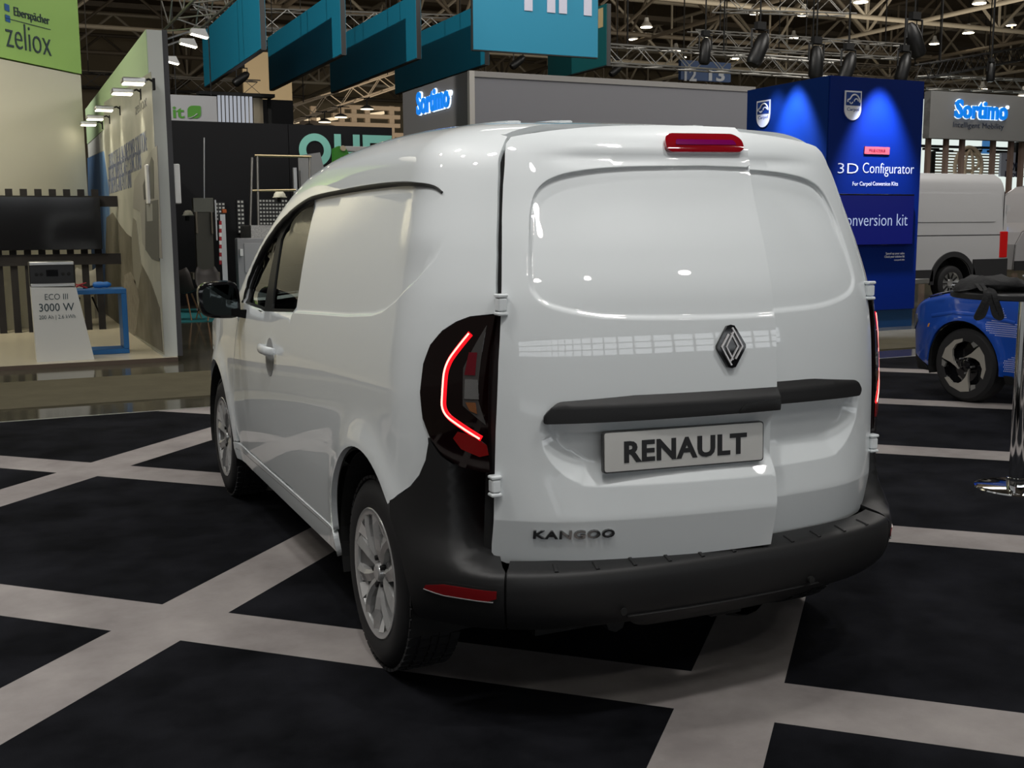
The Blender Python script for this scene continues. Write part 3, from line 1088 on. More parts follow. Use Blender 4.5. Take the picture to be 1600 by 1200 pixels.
stripL = panel('grip_strip', rnd([(-.582, .926), (-.582, .948), (-.548, .988), (-.30, 1.000), (SPL, 1.006), (SPL, .934), (-.20, .930)], [.012, .02, .03, 0, .002, .004, 0]), strip_map, doorL, M_PLASTIC, 1, h=.016, depth=.05, lip=0)
panel('door_release', rnd([(.005, .934), (.02, .957), (.04, .963), (SPL - .004, .965), (SPL - .004, .936)], [.002, .01, .01, 0, 0]), strip_map, doorL, mat('release_plastic', (.014, .014, .014), .4), 1, h=.02, raise_=.005, depth=.006, lip=0)
# number plate
pc = Vector((-.152, -.728, .838))
pm = plane_map(pc, (.9996, -.004, 0), (0, .035, .9994), (-.01, -.999, .035))
pp = rnd([(-.262, -.060), (.262, -.060), (.262, .060), (-.262, .060)], .010)
pl_ = MB().prism(pp, lambda u, v: pm(u, v, .004), lambda u, v: pm(u, v, -.009)).build('number_plate', mat('plate_dark', (.05, .05, .05), .4), doorL)
pp2 = rnd([(-.258, -.056), (.258, -.056), (.258, .057), (-.258, .057)], .009)
MB().prism(pp2, lambda u, v: pm(u, v, .0065), lambda u, v: pm(u, v, .002)).build('plate_face', mat('plate_silver', (.62, .61, .58), .28, .35), pl_)
lettering('plate_lettering', 'RENAULT', pm, -.197, .203, -.030, .027, mat('plate_ink', (.012, .012, .013), .45), pl_, bold=.036, depth=.0085, spacing=1.06)
# third brake lamp
bl = rnd([(x + .046, z + .006) for x, z in [(-.172, 1.700), (-.158, 1.692), (.076, 1.694), (.092, 1.702), (.093, 1.728), (.070, 1.744), (-.148, 1.742), (-.170, 1.728)]], .012)
bk = panel('brake_lamp', bl, rear_map, doorL, mat('brake_red', (.22, .003, .008), .08, 0, 1.0, emit=(1, .0, .03), estr=.02), 1, h=.014, raise_=.014, depth=.03, lip=0)
panel('brake_lens', rnd([(-.094, 1.715), (.114, 1.717), (.106, 1.730), (-.089, 1.729)], .005), rear_map, bk, mat('brake_magenta', (.14, .0, .07), .15, emit=(1, 0, .45), estr=.012), 1, h=.02, raise_=.0155, depth=.002, lip=0)
# diamond badge
bx, bz = -.010, 1.128
dia = [(bx, bz - .063), (bx + .012, bz - .060), (bx + .047, bz - .004), (bx + .047, bz + .004), (bx + .012, bz + .060), (bx, bz + .063), (bx - .012, bz + .060), (bx - .047, bz + .004), (bx - .047, bz - .004), (bx - .012, bz - .060)]
bdg = panel('badge', dia, rear_map, doorL, M_GLOSSBLK, 1, h=.02, raise_=.012, depth=.014, lip=0)
M_BDG = mat('badge_silver', (.62, .60, .60), .3, .3)


def seg_strip(name, pts, wd, parent, f=rear_map, raise_=.0165, m=None):
    return ribbon(name, pts, f, parent, m or M_BDG, wd, 1, raise_, .0, h=.02)


A_, B_ = .058, .040
seg_strip('badge_line', [(bx + .003, bz + A_ - .004), (bx + B_ - .006, bz), (bx + .010, bz - A_ * .62)], .0065, bdg)
seg_strip('badge_line', [(bx - .003, bz - A_ + .004), (bx - B_ + .006, bz), (bx - .010, bz + A_ * .62)], .0065, bdg)
seg_strip('badge_line', [(bx - .002, bz + A_ * .66), (bx + B_ * .48, bz), (bx - .006, bz - A_ * .72)], .0055, bdg)
seg_strip('badge_line', [(bx + .002, bz - A_ * .66), (bx - B_ * .48, bz), (bx + .006, bz + A_ * .72)], .0055, bdg)
# model name in chrome
lettering('model_lettering', 'KANGOO', rear_off, -.602, -.376, .590, .613, mat('letter_chrome', (.25, .25, .25), .10, .9), doorL, bold=.03, depth=.007, spacing=1.12)
for o in set(bpy.data.objects) - before:
    if o.type == 'MESH':
        shift(o, HINGE)
doorL.location = HINGE
doorL.rotation_euler = (0, 0, math.radians(-6.0))

doorR = panel('rear_door', door_outline(SPL + .006, .7, False), rear_map, van, M_PAINT, 1, h=.024, lines=rlines, depth=.045, lip=.0)
tag(doorR, 'narrow right rear door, shut')
panel('grip_strip', rnd([(SPL + .006, .934), (.40, .930), (.572, .926), (.576, .948), (.550, .980), (.36, .998), (SPL + .006, 1.006)], [.002, 0, .012, .02, .03, 0, 0]), strip_map, doorR, M_PLASTIC, 1, h=.016, depth=.05, lip=0)

# rear door frame (black sheet behind the door gaps, their shade put into its colour)
fo = [(-.715, .50), (.715, .50), (.700, 1.0), (.643, 1.5), (.603, 1.69), (.55, 1.738), (0, 1.782), (-.55, 1.738), (-.603, 1.69), (-.643, 1.5), (-.700, 1.0)]
panel('door_frame', fo, lambda x, z: np.stack([np.asarray(x, float) + 0 * z, rear0(x, z) + .05, np.asarray(z, float) + 0 * x], -1), van, mat('door_gap_shade', (.012, .012, .012), .6), 1, h=.08, depth=0)


# ---- wheels
def make_wheel(sgn):
    """built at the origin, axle along x, outer side towards sgn"""
    R, W = .326, .205
    half = W / 2
    prof = [(.205, -half + .012), (.225, -half + .002), (.265, -half - .004), (.298, -half + .006), (.316, -half + .022), (.324, -half + .045), (.326, 0), (.324, half - .045), (.316, half - .022), (.298, half - .006), (.265, half + .004), (.225, half - .002), (.205, half - .012)]
    mb = MB()
    mb.lathe([(r, h) for r, h in prof], (0, 0, 0), 'x', 72)
    # tread blocks
    for k in range(54):
        a = 2 * PI * k / 54
        for x0, x1, sh in ((-.088, -.056, 0), (-.048, -.016, .03), (-.010, .010, 0), (.016, .048, .03), (.056, .088, 0)):
            a2 = a + sh
            ca, sa = math.cos(a2), math.sin(a2)
            rr = .3265 if abs(x0 + x1) < .12 else .324
            cx = (x0 + x1) / 2
            t = Vector((0, -sa, ca))
            rad = Vector((0, ca, sa))
            mb.obox(Vector((cx, 0, 0)) + rad * rr, Vector(((x1 - x0) / 2, 0, 0)), t * .0145, rad * .005)
    tyre = mb.build('wheel', M_RUBBER, None, angle=30)
    o = sgn * half
    rim = MB().lathe([(.213, o * .92), (.222, o * .97), (.219, o * 1.0), (.208, o * .985), (.198, o * .93), (.192, o * .55), (.19, -o * .8), (.213, -o * .92)], (0, 0, 0), 'x', 64).build('rim', M_ALLOY, tyre, angle=30)
    MB().lathe([(.0, o * .15), (.15, o * .15), (.152, o * .05), (.0, o * .05)], (0, 0, 0), 'x', 40).lathe([(.0, o * .0), (.195, o * .0)], (0, 0, 0), 'x', 40).build('brake_disc', mat('brake_steel', (.10, .10, .10), .35, .8), tyre, angle=30)
    # faceted cover: five broad forked spokes with deep pockets between
    MB().lathe([(.20, o * .86), (.15, o * .66), (.06, o * .62), (0, o * .62)], (0, 0, 0), 'x', 40).build('cover_dish', M_ALLOYD, tyre, angle=30)
    for k in range(5):
        a0 = PI / 2 + 2 * PI * k / 5

        def P(r, da, x):
            return Vector((o * x, r * math.cos(a0 + da), r * math.sin(a0 + da)))
        mb = MB()
        for sd in (-1, 1):
            L = [(.040, .20, .80, .80), (.085, .20, .46, .93), (.125, .24, .34, .98), (.165, .30, .30, 1.0), (.207, .34, .34, .97)]
            rings = []
            for r, mid, wd, xx in L:
                c = sd * mid
                w0 = wd * .5
                rings.append([P(r, c - w0, xx - .10), P(r, c + sd * w0 * .35, xx), P(r, c + w0, xx - .10), P(r, c + w0, xx - .30), P(r, c - w0, xx - .30)])
            mb.loft(rings, True, True, True)
        mb.build('spoke', M_ALLOY, tyre)
        MB().add([P(.150, -.11, .80), P(.150, .11, .80), P(.20, .14, .96), P(.20, -.14, .96)], [(0, 1, 2, 3)]).build('pocket_facet', mat('facet_bright', (.75, .75, .74), .3, .4), tyre)
        MB().lathe([(0, o * .90), (.009, o * .89), (.010, o * .62)], (0, .050 * math.cos(a0 + .62), .050 * math.sin(a0 + .62)), 'x', 8).build('lug_nut', M_BLACK, tyre)
    MB().lathe([(0, o * .93), (.024, o * .92), (.030, o * .88), (.034, o * .75), (.072, o * .70), (.075, o * .3)], (0, 0, 0), 'x', 32).build('hub_cap', M_ALLOY, tyre, angle=30)
    return tyre


wl = make_wheel(-1)
wr = make_wheel(1)
for sgn, w in ((-1, wl), (1, wr)):
    for k, yc in enumerate((0, WBASE)):
        q = w if k == 0 else copy_tree(w)
        q.parent = van
        q.location = (sgn * .778, yc, .326)
        q.rotation_euler = (.35 + 1.1 * k, 0, 0)

# ================================================================== booths and things around
def qy(name, px0, py0, px1, py1, y, th, m, parent=None, bev=0.0, floor=False):
    """upright board on the plane y, seen between two corners; th is its thickness away from us"""
    pm_ = (py0 + py1) / 2
    x0, x1 = at(px0, pm_, y=y).x, at(px1, pm_, y=y).x
    xm = (px0 + px1) / 2
    z1, z0 = at(xm, py0, y=y).z, (-.02 if floor else at(xm, py1, y=y).z)
    return box(name, (x0, y, z0), (x1, y + th, z1), m, parent, bev)


def rim_tag(o, label, cat, group=None):
    return tag(o, label, cat, group)


def front(y, eps=0.0):
    """map of a board facing us on plane y: u = world x, v = world z"""
    return plane_map((0, y - eps, 0), (1, 0, 0), (0, 0, 1), (0, -1, 0))


def letters_px(name, s, y, px0, py0, px1, py1, m, parent, bold=0.0, depth=.01, spacing=1.0):
    """a line of lettering on a board facing us, between photograph corners (cap top to baseline)"""
    pm_ = (py0 + py1) / 2
    xm = (px0 + px1) / 2
    return lettering(name, s, front(y), at(px0, pm_, y=y).x, at(px1, pm_, y=y).x, at(xm, py1, y=y).z, at(xm, py0, y=y).z, m, parent, bold, depth, spacing)


def emis(name, col, s):
    return mat(name, (.004, .004, .004), .7, emit=col, estr=s, spec=.1)


M_LAMPW = emis('lamp_warm', (1, .93, .72), 14.0)
M_LAMPH = emis('lamp_hall', (1, .86, .62), 18.0)

# ------------------------------------------------------------------ battery booth on the left
plat = box('booth_platform', (-9, 9.42, -.02), (-.20, 19.2, .03), mat('platform_white', (.62, .56, .42), .22), None)
tag(plat, 'glossy cream platform floor of the battery booth', 'platform')
box('platform_edge', (-9, 9.405, -.02), (-.20, 9.42, .028), mat('edge_wood', (.10, .07, .05), .5), plat)
# tall cream wall with the green head
wd = Vector((-.636, -.772, 0))
w0 = Vector((at(137, 300, y=15.6).x, 15.6, .03))
wn = Vector((-.772, .636, 0)) * -1
hall_w = thing('curved_booth_wall', 'tall cream booth wall with a bright green head and dark lettering', 'wall', w0)


def cw(name, d0, d1, z0, z1, th, m, par, o=0.0):
    mb = MB()
    n2 = Vector((.772, -.636, 0))
    if n2.y > 0:
        n2 = -n2
    pts = [wd * d0 + n2 * o, wd * d1 + n2 * o, wd * d1 - n2 * th, wd * d0 - n2 * th]
    return mb.loft([[tuple(p + Vector((0, 0, z0))) for p in pts], [tuple(p + Vector((0, 0, z1))) for p in pts]], True, True, True).build(name, m, par)


zg = at(60, 103, y=14.9).z - .03
cw('cream_panel', 0, 6.5, 0, zg - .02, .15, mat('cream_wall', (.56, .54, .44), .7), hall_w)
cw('green_panel', 0, 3.9, zg, zg + 1.52, .17, mat('green_head', (.30, .50, .13), .6), hall_w, .02)
cw('top_panel', 0, 3.9, zg + 1.54, zg + 4, .15, mat('grey_head', (.12, .14, .15), .6), hall_w)
n2 = Vector((.772, -.636, 0))
fm = plane_map(Vector((0, 0, 0)) + n2 * .022, tuple(-wd), (0, 0, 1), tuple(n2))


def cw_uv(px, py):
    """(along, height) on the cream wall for a pixel"""
    d = _f + _r * ((px - 800) / FPX) - _u * ((py - 600) / FPX)
    t = (w0 - CAMP).dot(n2) / d.dot(n2)
    p = CAMP + d * t - w0
    return -p.dot(wd), p.z


M_INK = mat('dark_ink', (.03, .05, .06), .5)
a_, b_ = cw_uv(8, 73), cw_uv(78, 84)
lettering('booth_lettering', 'zeliox', fm, a_[0], b_[0], (a_[1] + b_[1]) / 2 - .02, (a_[1] + b_[1]) / 2 + .36, M_INK, hall_w, -.012, .01)
a_, b_ = cw_uv(20, 27), cw_uv(75, 36)
lettering('booth_lettering', 'Eberspächer', fm, a_[0], b_[0], (a_[1] + b_[1]) / 2 + .0, (a_[1] + b_[1]) / 2 + .12, M_INK, hall_w, .0, .01)
a_, b_ = cw_uv(6, 28), cw_uv(77, 47)
um, vm = (a_[0], b_[0]), (a_[1] + b_[1]) / 2
MB().add([tuple(fm(u, v, .006)) for u, v in ((um[0], vm - .004), (um[1], vm - .004), (um[1], vm + .006), (um[0], vm + .006))], [(0, 1, 2, 3)]).build('rule_line', M_INK, hall_w)
a_ = cw_uv(4, 1)
for k in range(2):
    vv = a_[1] - .13 - k * .15
    MB().add([tuple(fm(a_[0] + u, vv + v, .006)) for u, v in ((0, 0), (.10, -.01), (.10, .085), (0, .095))], [(0, 1, 2, 3)]).build('emblem_bar', mat('emblem_blue', (.02, .10, .30), .5), hall_w)

# graphic wall running away from us
GX = -.35
gw = thing('graphic_wall', 'white booth wall printed with a camper van and mountains beside the aisle', 'wall', (GX, 9.5, .03))
gt = at(257, 49, y=9.55).z - .03
L0 = 9.0
gwh = mat('graphic_white', (.62, .64, .60), .55)
MB().box((0, 0, 0), (.16, L0, gt)).build('wall_core', gwh, gw)
MB().box((.16, .02, 0), (.22, L0, gt + .01)).build('wall_back_face', mat('wall_charcoal', (.06, .06, .065), .6), gw)
MB().box((-.008, 0, gt - .62), (0, L0, gt)).build('green_band', mat('pale_green', (.45, .60, .36), .6), gw)
gm = plane_map((-.012, 0, 0), (0, -1, 0), (0, 0, 1), (-1, 0, 0))   # u = -y


def guv(px, py):
    p = at(px, py, x=GX)
    return -(p.y - 9.5), p.z - .03


def gprint(name, pts, m, par=gw, w=.004, w0_=0.0):
    pts = [guv(*p) if isinstance(p, tuple) and p[0] > 20 else p for p in pts]
    if area2(pts) < 0:
        pts = pts[::-1]
    return MB().prism(pts, lambda u, v: tuple(gm(u, v, w)), lambda u, v: tuple(gm(u, v, w0_))).build(name, m, par)


gprint('print_sky', [(238, 112), (164, 160), (164, 234), (138, 247), (139, 300), (146, 420), (166, 496), (259, 555)], mat('print_sky', (.32, .32, .27), .5, noise=(1.2, (.42, .41, .35), 4)), w=.002)
gprint('print_lake', [(138, 247), (164, 236), (172, 300), (176, 400), (178, 503), (166, 496), (146, 420), (139, 300)], mat('print_blue', (.07, .16, .34), .5, noise=(1.5, (.15, .24, .38), 3)), w=.004)
gprint('print_mountain', [(168, 340), (178, 332), (190, 352), (200, 365), (210, 372), (222, 410), (238, 440), (252, 480), (257, 550), (166, 495), (166, 420)], mat('print_rock', (.10, .09, .065), .5, noise=(3, (.17, .155, .12), 8)), w=.006)
camper = gprint('print_camper', [(212, 283), (240, 234), (248, 228), (256, 404), (244, 402), (232, 392), (225, 380), (222, 330), (210, 325)], mat('print_van', (.28, .27, .24), .5), w=.008)
gprint('print_window', [(226, 290), (240, 245), (243, 252), (244, 310), (228, 312)], mat('print_window', (.05, .05, .045), .4), camper, w=.010)
gprint('print_door', [(230, 316), (250, 312), (252, 408), (240, 404), (230, 390)], mat('print_door', (.10, .10, .09), .5), camper, w=.010)
gprint('print_window', [(232, 320), (241, 318), (242, 345), (233, 346)], mat('print_pane', (.30, .30, .27), .4), camper, w=.012)
gprint('print_board', [(210, 340), (215, 345), (224, 420), (218, 452), (212, 440), (208, 380)], mat('print_board', (.22, .21, .17), .5), w=.008)
gprint('print_person', [(196, 430), (206, 425), (214, 440), (220, 470), (216, 510), (208, 540), (200, 510), (196, 470)], mat('print_figure', (.16, .14, .11), .5, noise=(9, (.27, .25, .2), 4)), w=.008)
for txt, p0, p1 in (('ZELIOX IS THE ALL-IN-ONE POWER SOLUTION:', (172, 256), (232, 232)), ('BATTERY, INVERTER, SAFETY FUNCTIONS', (172, 277), (223, 258)), ('IN ONE PLUG-AND-PLAY UNIT', (172, 298), (208, 285))):
    a_, b_ = guv(*p0), guv(*p1)
    lettering('wall_lettering', txt, gm, a_[0], b_[0], (a_[1] + b_[1]) / 2 - .06, (a_[1] + b_[1]) / 2 + .17, mat('ink_blue', (.10, .12, .19), .5), gw, -.012, .006)
a_, b_ = guv(213, 163), guv(231, 156)
lettering('wall_lettering', 'zeliox', gm, a_[0], b_[0], (a_[1] + b_[1]) / 2 - .10, (a_[1] + b_[1]) / 2 + .04, mat('ink_grey', (.12, .12, .12), .5), gw, -.01, .006)
box('wall_speaker', (-.05, .25, 1.72), (0, .40, 2.16), M_WHITE, gw, .008)
box('wall_speaker', (.22, .05, 1.72), (.29, .20, 2.16), M_WHITE, gw, .008)
# flood lamps on arms along its top
for i, (px, py) in enumerate(((205, 130), (188, 146), (160, 172), (146, 186), (136, 195))):
    p = at(px, py, x=GX - .24)
    t = thing('display_lamp', 'lit flat display lamp on an arm over the graphic wall, ' + ['nearest to the aisle', 'second from the aisle', 'third from the aisle', 'fourth from the aisle', 'farthest from the aisle'][i], 'lamp', p, group='lamps over the graphic wall')
    box('lamp_head', (-.10, -.11, -.005), (.14, .11, .05), M_ALU, t, .012)
    box('lamp_panel', (-.085, -.10, -.012), (.125, .10, -.006), M_LAMPW, t)
    MB().tube([(.12, 0, .03), (.18, 0, .05), (.235, 0, .02)], .012, 6).build('lamp_arm', M_BLACK, t)
    box('lamp_clamp', (.215, -.03, -.06), (.24, .03, .06), M_BLACK, t)
    spot('display_beam', (p.x - .02, p.y, p.z - .04), (GX + .02, p.y, p.z - .9), 26, 75, .8, .05, (1, .93, .75))
for i, (px, py) in enumerate(((311, 52), (294, 67), (267, 94))):
    yy = (9.7, 10.4, 11.8)[i]
    p = at(px, py, y=yy)
    t = thing('display_lamp', 'lit lamp head on an arm reaching right from the graphic wall, ' + ['nearest and highest', 'middle one', 'smallest and lowest'][i], 'lamp', p, group='lamps reaching right')
    MB().loft([[(-.10, -.07, -.01), (.10, -.07, -.05), (.10, .07, -.05), (-.10, .07, -.01)], [(-.09, -.06, .04), (.06, -.06, .045), (.06, .06, .045), (-.09, .06, .04)]], True, True, True).build('lamp_head', M_WHITE, t)
    MB().add([(-.09, -.062, -.014), (.092, -.062, -.053), (.092, .062, -.053), (-.09, .062, -.014)], [(0, 1, 2, 3)]).build('lamp_panel', M_LAMPW, t)
    MB().tube([(-.10, 0, .015), (GX + .2 - p.x, 0, -.10)], .011, 6).build('lamp_arm', M_ALU, t)

# slatted screen with a display
FY = 13.5
fence = thing('slatted_screen', 'dark slatted timber screen behind the power station pedestal', 'screen', (at(80, 520, y=FY).x, FY, .03))
fx = fence.location.x
M_SLAT = mat('dark_timber', (.013, .012, .0125), .7, spec=.2, noise=(4, (.020, .018, .018), 4))
zt_, zb_ = at(80, 295.5, y=FY).z - .03, 0.0
step = (at(148, 300, y=FY).x - at(13.5, 300, y=FY).x) / 6
for k in range(-5, 7):
    xc = at(13.5, 300, y=FY).x + step * k - fx
    box('slat', (xc - step * .25, -.02, 0), (xc + step * .25, .02, zt_), M_SLAT, fence)
for py0, py1, pxr in ((306, 323, 185), (397, 414, 190)):
    z1, z0 = at(100, py0, y=FY).z - .03, at(100, py1, y=FY).z - .03
    box('rail', (at(0, 350, y=FY).x - 1.2 - fx, -.06, z0), (at(pxr, 350, y=FY).x - fx, -.02, z1), M_SLAT, fence)
tv = qy('display', -60, 307, 158, 391, FY - .14, .05, M_GLOSSBLK, None, .006)
tag(tv, 'large black display mounted on the slatted screen', 'display')
# armchairs behind the screen
def shell_chair(label, loc, rz, m, legm, group):
    t = thing('shell_chair', label, 'chair', loc, rz, group)
    s = MB()
    rings = []
    for v, w, y, z in ((0, .20, -.20, .44), (.3, .22, -.05, .42), (.55, .23, .12, .43), (.75, .23, .20, .55), (.9, .21, .23, .70), (1, .16, .25, .80)):
        rings.append([(w * u, y + .05 * abs(u) ** 2 * (-1 if v > .5 else -.2), z + .06 * abs(u) ** 2) for u in np.linspace(-1, 1, 9)])
    s.loft(rings, False)
    ob = s.build('seat_shell', m, t, smooth=True)
    md = ob.modifiers.new('thick', 'SOLIDIFY')
    md.thickness = .02
    for a, b in ((-1, -1), (1, -1), (1, 1), (-1, 1)):
        MB().tube([(a * .10, b * .10, .42), (a * .21, b * .21, 0)], [.016, .010], 6).build('leg', legm, t)
    return t


M_WOOD = mat('oak_leg', (.28, .14, .06), .5)
M_SHELLW = mat('shell_cream', (.55, .52, .44), .5)
for i, px in enumerate((22, 132)):
    p = at(px, 508, z=.034)
    shell_chair(['cream shell chair behind the screen, left of the pedestal', 'cream shell chair behind the screen, right of the pedestal'][i], p, [.6, -.5][i], M_SHELLW, M_BLACK, 'cream chairs behind the screen')

# pedestal with its power station
PY = 9.62
ped = thing('pedestal', 'white sloping pedestal lettered 3000 W at the front of the booth', 'pedestal', (at(100, 569, y=PY).x, PY, .03))
pxo = ped.location.x
c4 = [at(58, 569, y=PY), at(148, 567, y=PY), at(119, 449, y=PY), at(48, 449, y=PY)]
poly = [(p.x - pxo, max(p.z - .03, 0) if k > 1 else 0.0) for k, p in enumerate(c4)]
MB().prism(poly, lambda x, z: (x, 0, z), lambda x, z: (x, .42, z)).build('pedestal_body', mat('pedestal_white', (.60, .60, .57), .45), ped)
for s, a, b, bo in (('ECO III', (70, 468), (106, 459), -.006), ('3000 W', (61, 486), (116, 474), .004), ('200 Ah | 2.6 kWh', (61, 498), (118, 492), -.004)):
    o_ = letters_px('pedestal_lettering', s, PY, a[0], b[1], b[0], a[1], M_INK, None, bo, .004)
    o_.parent = ped
    o_.location = -ped.location
dev = thing('power_station', 'black power station with silver rails on the white pedestal', 'power station', (at(83, 448, y=PY).x, PY + .02, at(83, 448, y=PY).z))
h_ = at(83, 409, y=PY).z - at(83, 448, y=PY).z
w_ = (at(118, 430, y=PY).x - at(47, 430, y=PY).x) / 2
box('device_body', (-w_, 0, 0), (w_, .36, h_), mat('device_black', (.010, .010, .011), .4), dev, .01)
for z0, z1 in ((.0, .035), (h_ - .035, h_)):
    box('device_rail', (-w_ * .98, -.015, z0), (w_ * .98, .0, z1), M_ALU, dev, .004)
box('device_screen', (-.06, -.006, h_ * .42), (.06, 0, h_ * .68), M_GLOSSBLK, dev)
for x in (-.16, -.11, .11, .17):
    MB().lathe([(0, -.012), (.016, -.010), (.018, 0)], (x, 0, h_ * .5), 'y', 12).build('device_socket', M_BLACK, dev)
# blue frame table
TY = PY + .46
bt = thing('frame_table', 'bright blue bent frame side table right of the pedestal', 'table', (at(175, 563, y=TY).x, TY, .03))
bxo = bt.location.x
M_BLUE = mat('frame_blue', (.01, .11, .32), .4)
xa, xb = at(117, 456, y=TY).x - bxo, at(200, 500, y=TY).x - bxo
xc_ = at(140, 558, y=TY).x - bxo
zt2 = at(160, 452, y=TY).z - .03
box('table_top', (xa, 0, zt2 - .055), (xb, .40, zt2), M_BLUE, bt, .004)
box('table_side', (xb - .06, 0, .055), (xb, .40, zt2 - .055), M_BLUE, bt, .004)
box('table_foot', (xc_, 0, 0), (xb, .40, .055), M_BLUE, bt, .004)
zt2 += .03
p = Vector((at(160, 450, y=TY + .1).x, TY + .15, zt2))
t = thing('cable_reel', 'blue coiled hand tool lying on the blue frame table', 'tool', p)
MB().loft([[(-.10 + q * .02, r * .045 * math.cos(a), .045 + r * .04 * math.sin(a)) for a in np.linspace(0, 2 * PI, 10, endpoint=False)] for q, r in ((0, .5), (1, .9), (4, 1), (6, .8), (8, .95), (10, .4))], True, True, True).build('tool_body', mat('tool_blue', (.02, .14, .42), .35), t, angle=50)
MB().tube([(-.10, 0, .03), (-.16, -.02, .02), (-.20, .03, .012)], .012, 6).build('tool_cable', M_BLACK, t)
p = Vector((at(127, 450, y=TY + .1).x, TY + .12, zt2))
t = thing('red_clamp', 'small red and black cable clamp on the blue frame table', 'clamp', p)
MB().tube([(-.08, 0, .012), (-.02, .0, .05), (.06, .0, .075)], [.008, .014, .006], 6).tube([(-.06, .03, .06), (0, .01, .04), (.07, .0, .012)], [.006, .014, .008], 6).build('clamp_jaws', mat('clamp_red', (.35, .02, .02), .4), t)
MB().tube([(-.08, 0, .012), (-.11, .02, .012)], .008, 6).build('clamp_lead', M_BLACK, t)

# ------------------------------------------------------------------ black booth with the tail lift equipment
BY = 18.6
bw = thing('black_booth_wall', 'long black booth wall with pale teal lettering behind the white van', 'wall', (at(440, 500, y=BY).x, BY, -.02))
for i, (a, b, t_) in enumerate(((262, 457, 191), (458, 617, 197))):
    o_ = qy('wall_panel', a, t_, b, 640, BY, .12, M_BLKPANEL, None)
    o_.parent = bw
    o_.location = -bw.location
M_TEALP = mat('pale_teal', (.20, .50, .42), .5)


def ring_letters(y, pxs, m, par, base, cap, rot=0.0):
    """the three letters of the hall sign: an open ring on feet, an upright pair with a bar, an arch"""
    f = front(y)
    mb = []
    x0, x1 = pxs[0]
    cx, r = (x0 + x1) / 2, (x1 - x0) / 2
    cz = cap - r
    out = [(cx + r * math.cos(a), cz + r * math.sin(a)) for a in np.linspace(math.radians(-62), math.radians(242), 40)]
    inn = [(cx + r * .56 * math.cos(a), cz + r * .56 * math.sin(a)) for a in np.linspace(math.radians(242 - 12), math.radians(-62 + 12), 40)]
    mb.append(out + inn)
    x0, x1 = pxs[1]
    w = (x1 - x0) * .26
    zc = (cap + base) / 2
    mb.append([(x0, cap), (x0 + w, cap), (x0 + w, zc + .07), (x1 - w, zc + .07), (x1 - w, cap), (x1, cap), (x1, base), (x1 - w, base), (x1 - w, zc - .07), (x0 + w, zc - .07), (x0 + w, base), (x0, base)])
    x0, x1 = pxs[2]
    w = (x1 - x0) * .24
    mb.append([(x0, cap), (x1, cap), (x1, base), (x1 - w, base), (x1 - w, cap - (cap - base) * .24), (x0 + w, cap - (cap - base) * .24), (x0 + w, base), (x0, base)])
    for p in mb:
        if area2(p) < 0:
            p = p[::-1]
        MB().prism(p, lambda u, v: tuple(f(u, v, .02)), lambda u, v: tuple(f(u, v, -.005))).build('sign_letter', m, par)


X_ = lambda px: at(px, 235, y=BY).x
n_before = set(bpy.data.objects)
ring_letters(BY, ((X_(467), X_(517)), (X_(522.5), X_(562)), (X_(567), X_(612))), M_TEALP, bw, at(540, 262, y=BY).z, at(540, 210, y=BY).z)
for o_ in set(bpy.data.objects) - n_before:
    o_.location = -bw.location
# hanging sign with a leaf
for px in (275, 330):
    pass
o_ = qy('leaf_sign', 262, 149, 339, 190, BY + 2.2, .10, mat('sign_grey', (.30, .30, .31), .6))
tag(o_, 'pale grey hanging sign with a green leaf beside the graphic wall', 'sign')
GRN = mat('leaf_green', (.05, .20, .015), .5)
letters_px('sign_lettering', 'it', BY + 2.2, 270, 166, 288, 184, GRN, o_, .02)
lx0, lx1 = at(293, 175, y=BY + 2.2).x, at(314, 175, y=BY + 2.2).x
lz0, lz1 = at(303, 185, y=BY + 2.2).z, at(303, 165, y=BY + 2.2).z
f_ = front(BY + 2.2)
leaf = rnd([(lx0, lz0), (lx1, lz0), (lx1, lz1), (lx0, lz1)], [.03, .13, .03, .13])
MB().prism(leaf, lambda u, v: tuple(f_(u, v, .012)), lambda u, v: tuple(f_(u, v, -.002))).build('leaf_mark', GRN, o_)
for px in (275, 330):
    q = at(px, 149, y=BY + 2.25)
    MB().tube([(q.x, BY + 2.25, q.z), (q.x, BY + 2.25, 17)], .012, 5).build('hanging_wire', M_BLACK, o_)
MB().tube([tuple(f_(lx0 + (lx1 - lx0) * q, lz0 + (lz1 - lz0) * (q * q * .7 + .02), .016)) for q in np.linspace(0.02, .72, 8)], .009, 6).build('leaf_vein', mat('sign_grey', (.30, .30, .31), .6), o_)

EY = 16.6


def tubes_px(name, segs, y, r, m, parent, org):
    mb = MB()
    for a, b in segs:
        mb.tube([at(*a, y=y) - org, at(*b, y=y) - org], r, 8)
    return mb.build(name, m, parent, angle=60)


